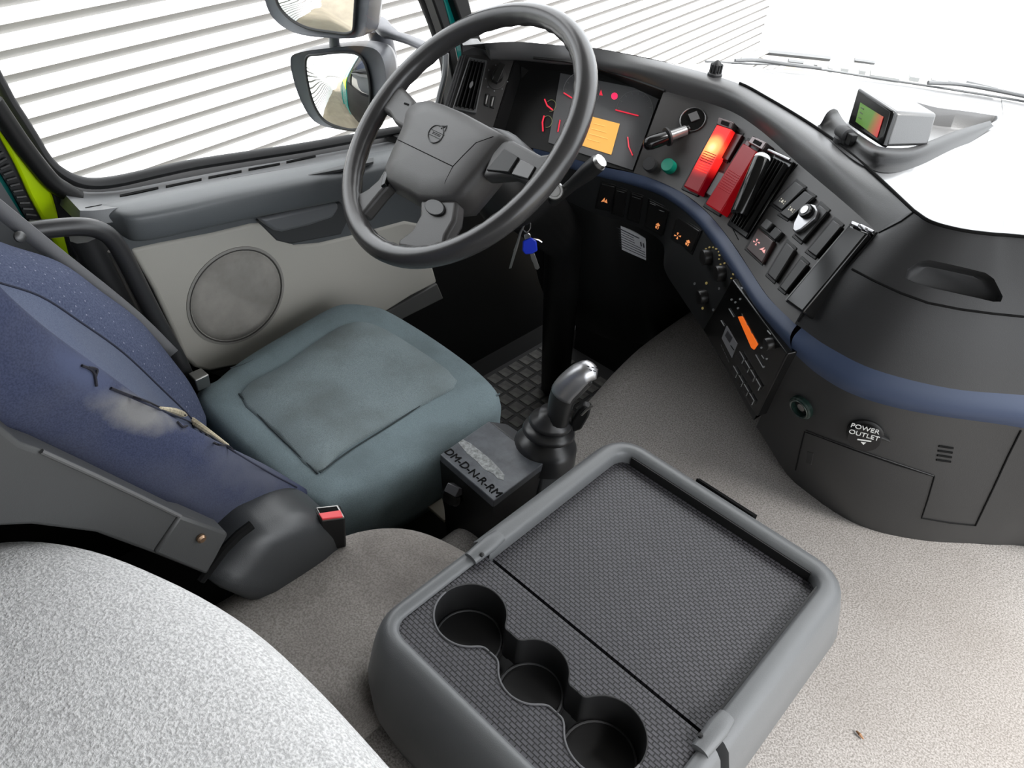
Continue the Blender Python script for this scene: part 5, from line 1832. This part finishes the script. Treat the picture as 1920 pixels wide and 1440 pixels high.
MB().tube([atp(1082, 697, g2 + fc * .0205, fc), atp(1088, 699, g2 + fc * .0205, fc)], .0005, 5).build('cap_symbol', M_LINE, gs)
for u, v in ((1100, 686), (1109, 688), (1117, 689), (1105, 693), (1112, 695)):
    MB().tube([atp(u, v, g3 + cpn * .020, cpn), atp(u + 5, v + 2, g3 + cpn * .020, cpn)], .0007, 5).build('cap_symbol', M_LINE, gs)
MB().prism([atp(u, v, la, V((.5, -.8, 0)).normalized()) for u, v in [(1070, 792), (1085, 770), (1095, 762), (1108, 768), (1104, 782), (1090, 806), (1074, 812)]], V((.5, -.8, 0)).normalized(), .016).build('side_lever', M_BLACK, gs, bevel=.003)
MB().tube([atp(u, v, la, V((.5, -.8, 0))) for u, v in [(1090, 778), (1100, 768), (1112, 760)]], .002, 6).build('trigger', M_STEEL, gs)
# release catch on the front of the box
MB().lathe(atz(855, 925, .655), V((.2, -1, .2)), [(.016, -.01), (.016, .012), (.012, .016), (.001, .016)], 16).build('catch', M_GLOSS, gs)
MB().box(atz(852, 918, .672), V((.010, .002, 0)), V((0, .004, .006)), V((0, -.006, .004))).build('catch_tab', mat('tab_glint', (.12, .12, .13), .2), gs, bevel=.001)
plt_ = root('floor_bracket', 'small beige metal plate sticking out under the gear selector box', 'plate', tuple(atz(800, 920, .56)))
MB().prism([atz(u, v, .56) for u, v in [(772, 922), (818, 886), (838, 972), (833, 976)]], V((0, 0, 1)), .006).build('bracket_plate', mat('bracket_beige', (.22, .20, .16), .6), plt_, bevel=.001)

# ------------------------------------------------------------------ tray with cup holders between the seats
TZ = .82
con = root('cup_holder_console', 'grey console with a patterned tray flap and three round cup holders', 'console', (-.22, .47, .6))


def cz(u, v, z=TZ):
    return atz(u, v, z)


X0, X1, YB, YH, YF = -.386, -.052, .264, .414, .694


def upath(pts, rad_, n=6):
    """polyline with rounded inner corners"""
    out = [pts[0]]
    for i in range(1, len(pts) - 1):
        a, b, c = pts[i - 1], pts[i], pts[i + 1]
        d1, d2 = (a - b).normalized(), (c - b).normalized()
        p, q = b + d1 * rad_, b + d2 * rad_
        for k in range(n + 1):
            t = k / n
            out.append(p * (1 - t) ** 2 + b * 2 * t * (1 - t) + q * t * t)
    out.append(pts[-1])
    return out


def rim(pts, rad_, prof, name, m, sgn=1):
    """sweep a profile (outward, up) along a path in plan"""
    path = upath(pts, rad_)
    rows = []
    L = len(path)
    for i in range(L):
        t = (path[min(i + 1, L - 1)] - path[max(i - 1, 0)])
        t.z = 0
        t.normalize()
        o_ = V((t.y, -t.x, 0)) * sgn
        rows.append([path[i] + o_ * a + V((0, 0, b)) for a, b in prof])
    return MB().loft(rows).build(name, m, con, smooth=60)


# profile, measured outwards from the inner edge of the rim; heights relative to TZ
PF = [(0.0, -.022), (0.0, -.003), (.004, .001), (.011, .0025), (.019, .0005), (.026, -.007), (.033, -.03), (.041, -.062), (.036, -.068), (.012, -.05)]
inner = [V((X0 + .025, YH + .006, TZ)), V((X0 + .025, YF - .026, TZ)), V((X1 - .027, YF - .026, TZ)), V((X1 - .027, YH + .006, TZ))]
rim(inner, .022, PF, 'flap_frame', M_CONS, -1)
PR = [(0.0, -.02), (0.0, -.004), (.003, -.001), (.009, 0.0), (.014, -.002), (.020, -.010), (.026, -.03), (.034, -.08), (.030, -.14), (.010, -.22), (-.01, -.22)]
innr = [V((X1 - .023, YH - .004, TZ)), V((X1 - .023, YB + .018, TZ)), V((X0 + .022, YB + .018, TZ)), V((X0 + .022, YH - .004, TZ))]
rim(innr, .022, PR, 'rear_rim', M_CONSDK if False else M_CONS, -1)
# body below
for ya, yb, zt in ((YH + .002, YF - .02, TZ - .045), (YB + .03, YH + .0, TZ - .075)):
    bd = [V((X0 + .012, ya, 0)), V((X0 + .012, yb, 0)), V((X1 - .014, yb, 0)), V((X1 - .014, ya, 0))]
    MB().loft([[V((p.x, p.y, .6)) for p in bd], [V((p.x, p.y, zt)) for p in bd]]).build('console_body', M_CONSDK, con, bevel=.008)
# flap tray floor
M_WEAVE = weave_mat('woven_tray_mat', (.008, .008, .009), (.062, .060, .068), .0072, .0042)
MB().prism([V((X0 + .024, YH + .013, TZ - .018)), V((X1 - .026, YH + .013, TZ - .018)), V((X1 - .026, YF - .025, TZ - .018)), V((X0 + .024, YF - .025, TZ - .018))], V((0, 0, 1)), .01).build('flap_mat', M_WEAVE, con)
MB().box(V(((X0 + X1) / 2, YH + .006, TZ - .032)), V(((X1 - X0) / 2 - .024, 0, 0)), V((0, .006, 0)), V((0, 0, .006))).build('hinge_gap', M_LINE, con)
# black strips painting shade on the far and right inner walls of the flap
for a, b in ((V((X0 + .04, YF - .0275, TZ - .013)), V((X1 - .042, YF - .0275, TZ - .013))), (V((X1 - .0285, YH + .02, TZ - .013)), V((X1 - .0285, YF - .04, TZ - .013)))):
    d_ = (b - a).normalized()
    MB().box((a + b) / 2, (b - a) / 2, V((d_.y, -d_.x, 0)) * .0012, V((0, 0, .0085))).build('flap_shade_strip', M_BLACK, con)
# hinge knuckles
for x in (X0 + .017, X1 - .020):
    MB().tube([V((x, YH - .016, TZ - .001)), V((x, YH + .014, TZ + .001)), V((x, YH + .03, TZ + .001))], [.0088, .0105, .0085], 12, flat=.7).build('hinge_knuckle', M_CONS, con, smooth=60)
    MB().lathe(V((x + (.006 if x < -.2 else -.006), YH - .006, TZ + .002)), V((.5 if x < -.2 else -.5, 0, 1)), [(.0025, 0), (.0025, .004), (.001, .0045)], 10).build('hinge_pin', M_BLACK, con)
MB().prism([cz(u, v, TZ - .002) for u, v in [(1306, 897), (1312, 897), (1420, 966), (1412, 967)]], V((0, 0, 1)), .02).build('flap_latch', M_LINE, con)
# mat with a scalloped opening, three wells
cups = [(-.3205, .351, .0378), (-.232, .352, .0350), (-.143, .351, .0385)]
WZ = TZ - .006
mx0, mx1, my0, my1 = X0 + .0225, X1 - .0235, YB + .0185, YH + .002
xsamp = []
for k in range(241):
    xsamp.append(mx0 + (mx1 - mx0) * k / 240)
NK = .0145


def span0(x, nk):
    h = 0
    for cx, cy, r_ in cups:
        if abs(x - cx) < r_:
            h = max(h, math.sqrt(r_ * r_ - (x - cx) ** 2))
    if cups[0][0] < x < cups[2][0]:
        h = max(h, nk)
    return h


def span(x, nk=.0165, soft=0.0):
    """half height of the opening at x: the cups joined by necks, the rear edge with softly rounded tongues"""
    h = span0(x, nk)
    if soft and cups[0][0] < x < cups[2][0]:
        ws = [(-1.0, .6), (-.5, 1), (0, 1.2), (.5, 1), (1.0, .6)]
        h = sum(span0(x + o_ * soft, nk) * k_ for o_, k_ in ws) / sum(k_ for o_, k_ in ws)
    return h


xsamp += [c[0] + s_ * c[2] * math.cos(a) for c in cups for s_ in (-1, 1) for a in (0.001, .05, .1, .16, .24, .33)]
xsamp = sorted(xsamp)
YM = .351
mbm = MB()
up_, lo2 = [], []
for x in xsamp:
    h = span(x, .0140, .0030)
    up_.append((x, YM + h, h))
    h = span(x, .0165, .0052)
    lo2.append((x, YM - h, h))
mbm.grid([[V((x, my1, WZ)) for x, y, h in up_], [V((x, y, WZ)) for x, y, h in up_]])
mbm.grid([[V((x, y, WZ)) for x, y, h in lo2], [V((x, my0, WZ)) for x, y, h in lo2]])
mbm.build('cup_mat', M_WEAVE, con, smooth=30)
# walls of the wells, split by the cup they belong to, each with a floor
bnd = [-9, (cups[0][0] + cups[1][0]) / 2, (cups[1][0] + cups[2][0]) / 2, 9]
for i, (cx, cy, r_) in enumerate(cups):
    cup = child('cup_holder', con, (cx, cy, WZ))
    DP = .046 if i != 1 else .044
    sel = [(x, y, h) for x, y, h in up_ if bnd[i] - .0012 <= x <= bnd[i + 1] + .0012 and h > 0]
    seb = [(x, y, h) for x, y, h in lo2 if bnd[i] - .0012 <= x <= bnd[i + 1] + .0012 and h > 0]
    for s_, nm in ((sel, 'well_wall'), (seb, 'well_wall')):
        MB().grid([[V((x, y, WZ + .0006)) for x, y, h in s_], [V((x, y, WZ - .003)) for x, y, h in s_], [V((x, YM + (y - YM) * .95, WZ - DP)) for x, y, h in s_]]).build(nm, M_CUP, cup, smooth=50)
    fr_ = [V((cx + r_ * 1.02 * math.cos(a), cy + r_ * 1.02 * math.sin(a), WZ - DP + .002)) for a in [2 * PI * k / 32 for k in range(32)]]
    MB().prism(fr_, V((0, 0, 1)), .004).build('well_floor', M_CUP, cup)
    MB().tube([V((cx + r_ * .93 * math.cos(a), cy + r_ * .93 * math.sin(a), WZ - DP + .003)) for a in [2 * PI * k / 32 for k in range(32)]], .0012, 6, closed=True).build('well_ring', mat('well_ring_grey', (.075, .075, .078), .4), cup)
    pts = [V((x, y, WZ + .0006)) for x, y, h in sel] + [V((x, y, WZ + .0006)) for x, y, h in reversed(seb)]
    MB().tube([V((x, y, WZ + .0006)) for x, y, h in seb], .0011, 6).build('lip', mat('lip_grey', (.11, .11, .115), .4), cup)
    MB().tube([V((x, y, WZ + .0006)) for x, y, h in sel], .0009, 6).build('lip', M_CUP, cup)
# necks are floored too
MB().box(V((cups[1][0], YM, WZ - .056)), V((.13, 0, 0)), V((0, .036, 0)), V((0, 0, .004))).build('well_base', M_BLACK, con)

# ------------------------------------------------------------------ carpeted hump behind the selector, and the pale cushion
hpx = [(-.62, .02), (-.622, .1), (-.612, .30), (-.596, .40), (-.565, .452), (-.52, .482), (-.45, .50), (-.41, .503), (-.385, .503), (-.385, .02)]
hz = .665
hv = [V((x, y, hz)) for x, y in hpx]
hv2 = [hv[0]] + cr(hv[0:9], 4)[1:] + [hv[9]]
hcen = V((-.43, .22, hz))
hr = lambda k, z: [V((hcen.x + (p.x - hcen.x) * k, hcen.y + (p.y - hcen.y) * k, z)) for p in hv2]
hump = root('carpeted_hump', 'rounded grey-brown fabric hump between the driver seat and the cup holder console', 'hump', (-.47, .2, .6))
MB().loft([hr(1.0, .56), hr(1.02, .60), hr(1.0, .64), hr(.96, .672), hr(.88, .694), hr(.75, .706), hr(.5, .712), hr(.05, .714)]).build('fabric_cover', M_HUMP, hump, smooth=80)
bunk = root('fabric_cushion', 'large pale grey textured fabric cushion with a rounded edge, closest to the camera', 'cushion', (-.2, -.2, .9))
bpl = [(-.64, -.62), (-.635, -.10), (-.625, -.01), (-.598, .048), (-.553, .088), (-.49, .119), (-.41, .143), (-.33, .153), (-.2, .155), (.2, .15), (.55, .145), (.62, .10), (.63, -.62)]
bv = cr([V((x, y, .9)) for x, y in bpl], 4)
bc = V((0, -.25, .9))
rb_ = []
for off, z in ((-.035, .80), (-.005, .83), (0.012, .87), (.010, .91), (-.004, .938), (-.03, .957), (-.075, .968), (-.13, .973)):
    r_ = []
    for i, p in enumerate(bv):
        t = bv[min(i + 1, len(bv) - 1)] - bv[max(i - 1, 0)]
        nn = V((-t.y, t.x, 0)).normalized()
        r_.append(V((p.x + nn.x * off, max(p.y + nn.y * off, -.62), z)))
    rb_.append(r_)
for k, z in ((.55, .976), (.2, .977), (.02, .977)):
    rb_.append([V((bc.x + (p.x - bc.x) * k, bc.y + (p.y - bc.y) * k, z)) for p in rb_[-1 if k == .55 else 7]])
MB().loft(rb_).build('cushion_cover', M_BUNK, bunk, smooth=80)
MB().box(V((0, -.26, .70)), V((.6, 0, 0)), V((0, .24, 0)), V((0, 0, .10))).build('cushion_base', M_SEATSH, bunk)

# ------------------------------------------------------------------ rubber footwell mat of square studs
fm = root('floor_mat', 'dirty black rubber footwell mat with square studs beside the gear selector', 'floor mat', (-.9, 1.05, .2))
MB().box(V((-.88, 1.07, .203)), V((.24, 0, 0)), V((0, .43, 0)), V((0, 0, .004))).build('mat_base', M_RUBBER, fm)
M_STUD = mat('dusty_stud', (.10, .098, .092), .6, mottled=.6, mscale=25)
src = None
for i in range(12):
    for j in range(19):
        c = V((-1.09 + i * .04, .68 + j * .042, .209))
        k = .016 - .001 * random.random()
        if src is None:
            src = MB().prism([V((c.x + a * .016, c.y + b * .016, c.z)) for a, b in ((-1, -1), (1, -1), (1, 1), (-1, 1))], V((0, 0, 1)), .004, taper=.12).build('stud', M_STUD, fm, smooth=0)
        else:
            o = src.copy()
            COL.objects.link(o)
            o.location = c - V((0, 0, .002)) - WO[fm.name]
            o.rotation_euler.z = random.uniform(-.03, .03)
            o.scale = (k / .016, k / .016, 1)

# ------------------------------------------------------------------ wipers and scuttle outside the windscreen
M_WIP = mat('wiper_grey', (.16, .165, .17), .5)
wz = 1.075
wp1 = root('wiper', 'long thin windscreen wiper lying along the base of the windscreen', 'wiper', tuple(atz(1600, 140, wz)))
MB().tube(cr([atz(u, v, wz) for u, v in [(1322, 115), (1400, 119), (1460, 121), (1540, 130), (1640, 146), (1760, 164), (1920, 190), (2040, 214)]], 4), .0022, 8).build('blade', M_WIP, wp1)
MB().tube(cr([atz(u, v, wz + .012) for u, v in [(1378, 113), (1420, 113), (1480, 121), (1540, 128)]], 4), [.003, .004, .004, .004, .004, .004, .004, .004, .004, .004, .004, .003, .003], 8).build('arm', M_WIP, wp1)
wp2 = root('wiper', 'second wiper arm reaching in from the right beyond the display box', 'wiper', tuple(atz(1850, 165, wz)))
MB().tube(cr([atz(u, v, wz + .01) for u, v in [(1740, 155), (1800, 158), (1860, 168), (1920, 180), (2040, 205)]], 4), .004, 8).build('arm', M_WIP, wp2)
MB().tube([atz(u, v, wz) for u, v in [(1812, 154), (1870, 168)]], .005, 8).build('blade', M_WIP, wp2)
fr_ = root('scuttle_frame', 'thin angular grey frame outside, beyond the base of the windscreen', 'frame', tuple(atz(1430, 98, 1.02)))
MB().tube([atz(u, v, 1.02) for u, v in [(1366, 136), (1400, 112), (1432, 96)]], .013, 8, flat=.5).build('left_bar', mat('frame_grey', (.28, .285, .28), .5), fr_)
MB().tube([atz(u, v, 1.02) for u, v in [(1432, 96), (1500, 103), (1556, 109)]], .008, 8).build('top_bar', M_WIP, fr_)
MB().tube([atz(u, v, 1.02) for u, v in [(1478, 114), (1506, 117)]], .006, 8).build('low_bar', M_WIP, fr_)
MB().tube([atz(u, v, 1.02) for u, v in [(1602, 112), (1640, 117)]], .006, 8).build('far_bar', M_WIP, fr_)
nz = root('grille_strip', 'row of small grey blocks on the lorry front beyond the windscreen', 'grille', tuple(atz(1660, 135, 1.0)))
for u, v, a, b in ((1530, 119, 3, 3), (1558, 123, 4, 5), (1585, 125, 7, 4), (1618, 129, 6, 4), (1660, 137, 27, 7), (1716, 140, 9, 5), (1752, 146, 4, 4), (1784, 149, 4, 3)):
    MB().prism([atz(u + x, v + y + x * .15, 1.0) for x, y in ((-a, -b), (a, -b), (a, b), (-a, b))], V((0, 0, 1)), .01).build('block', mat('block_grey', (.30, .31, .31), .6), nz)

tw_ = root('twig', 'tiny brown twig lying on the pale carpet beside the console', 'twig', tuple(atz(1612, 1378, .603)))
MB().tube([atz(1606, 1371, .603), atz(1612, 1377, .605), atz(1619, 1386, .603)], [.0012, .0022, .001], 6).build('stem', mat('twig_brown', (.16, .08, .035), .8), tw_)
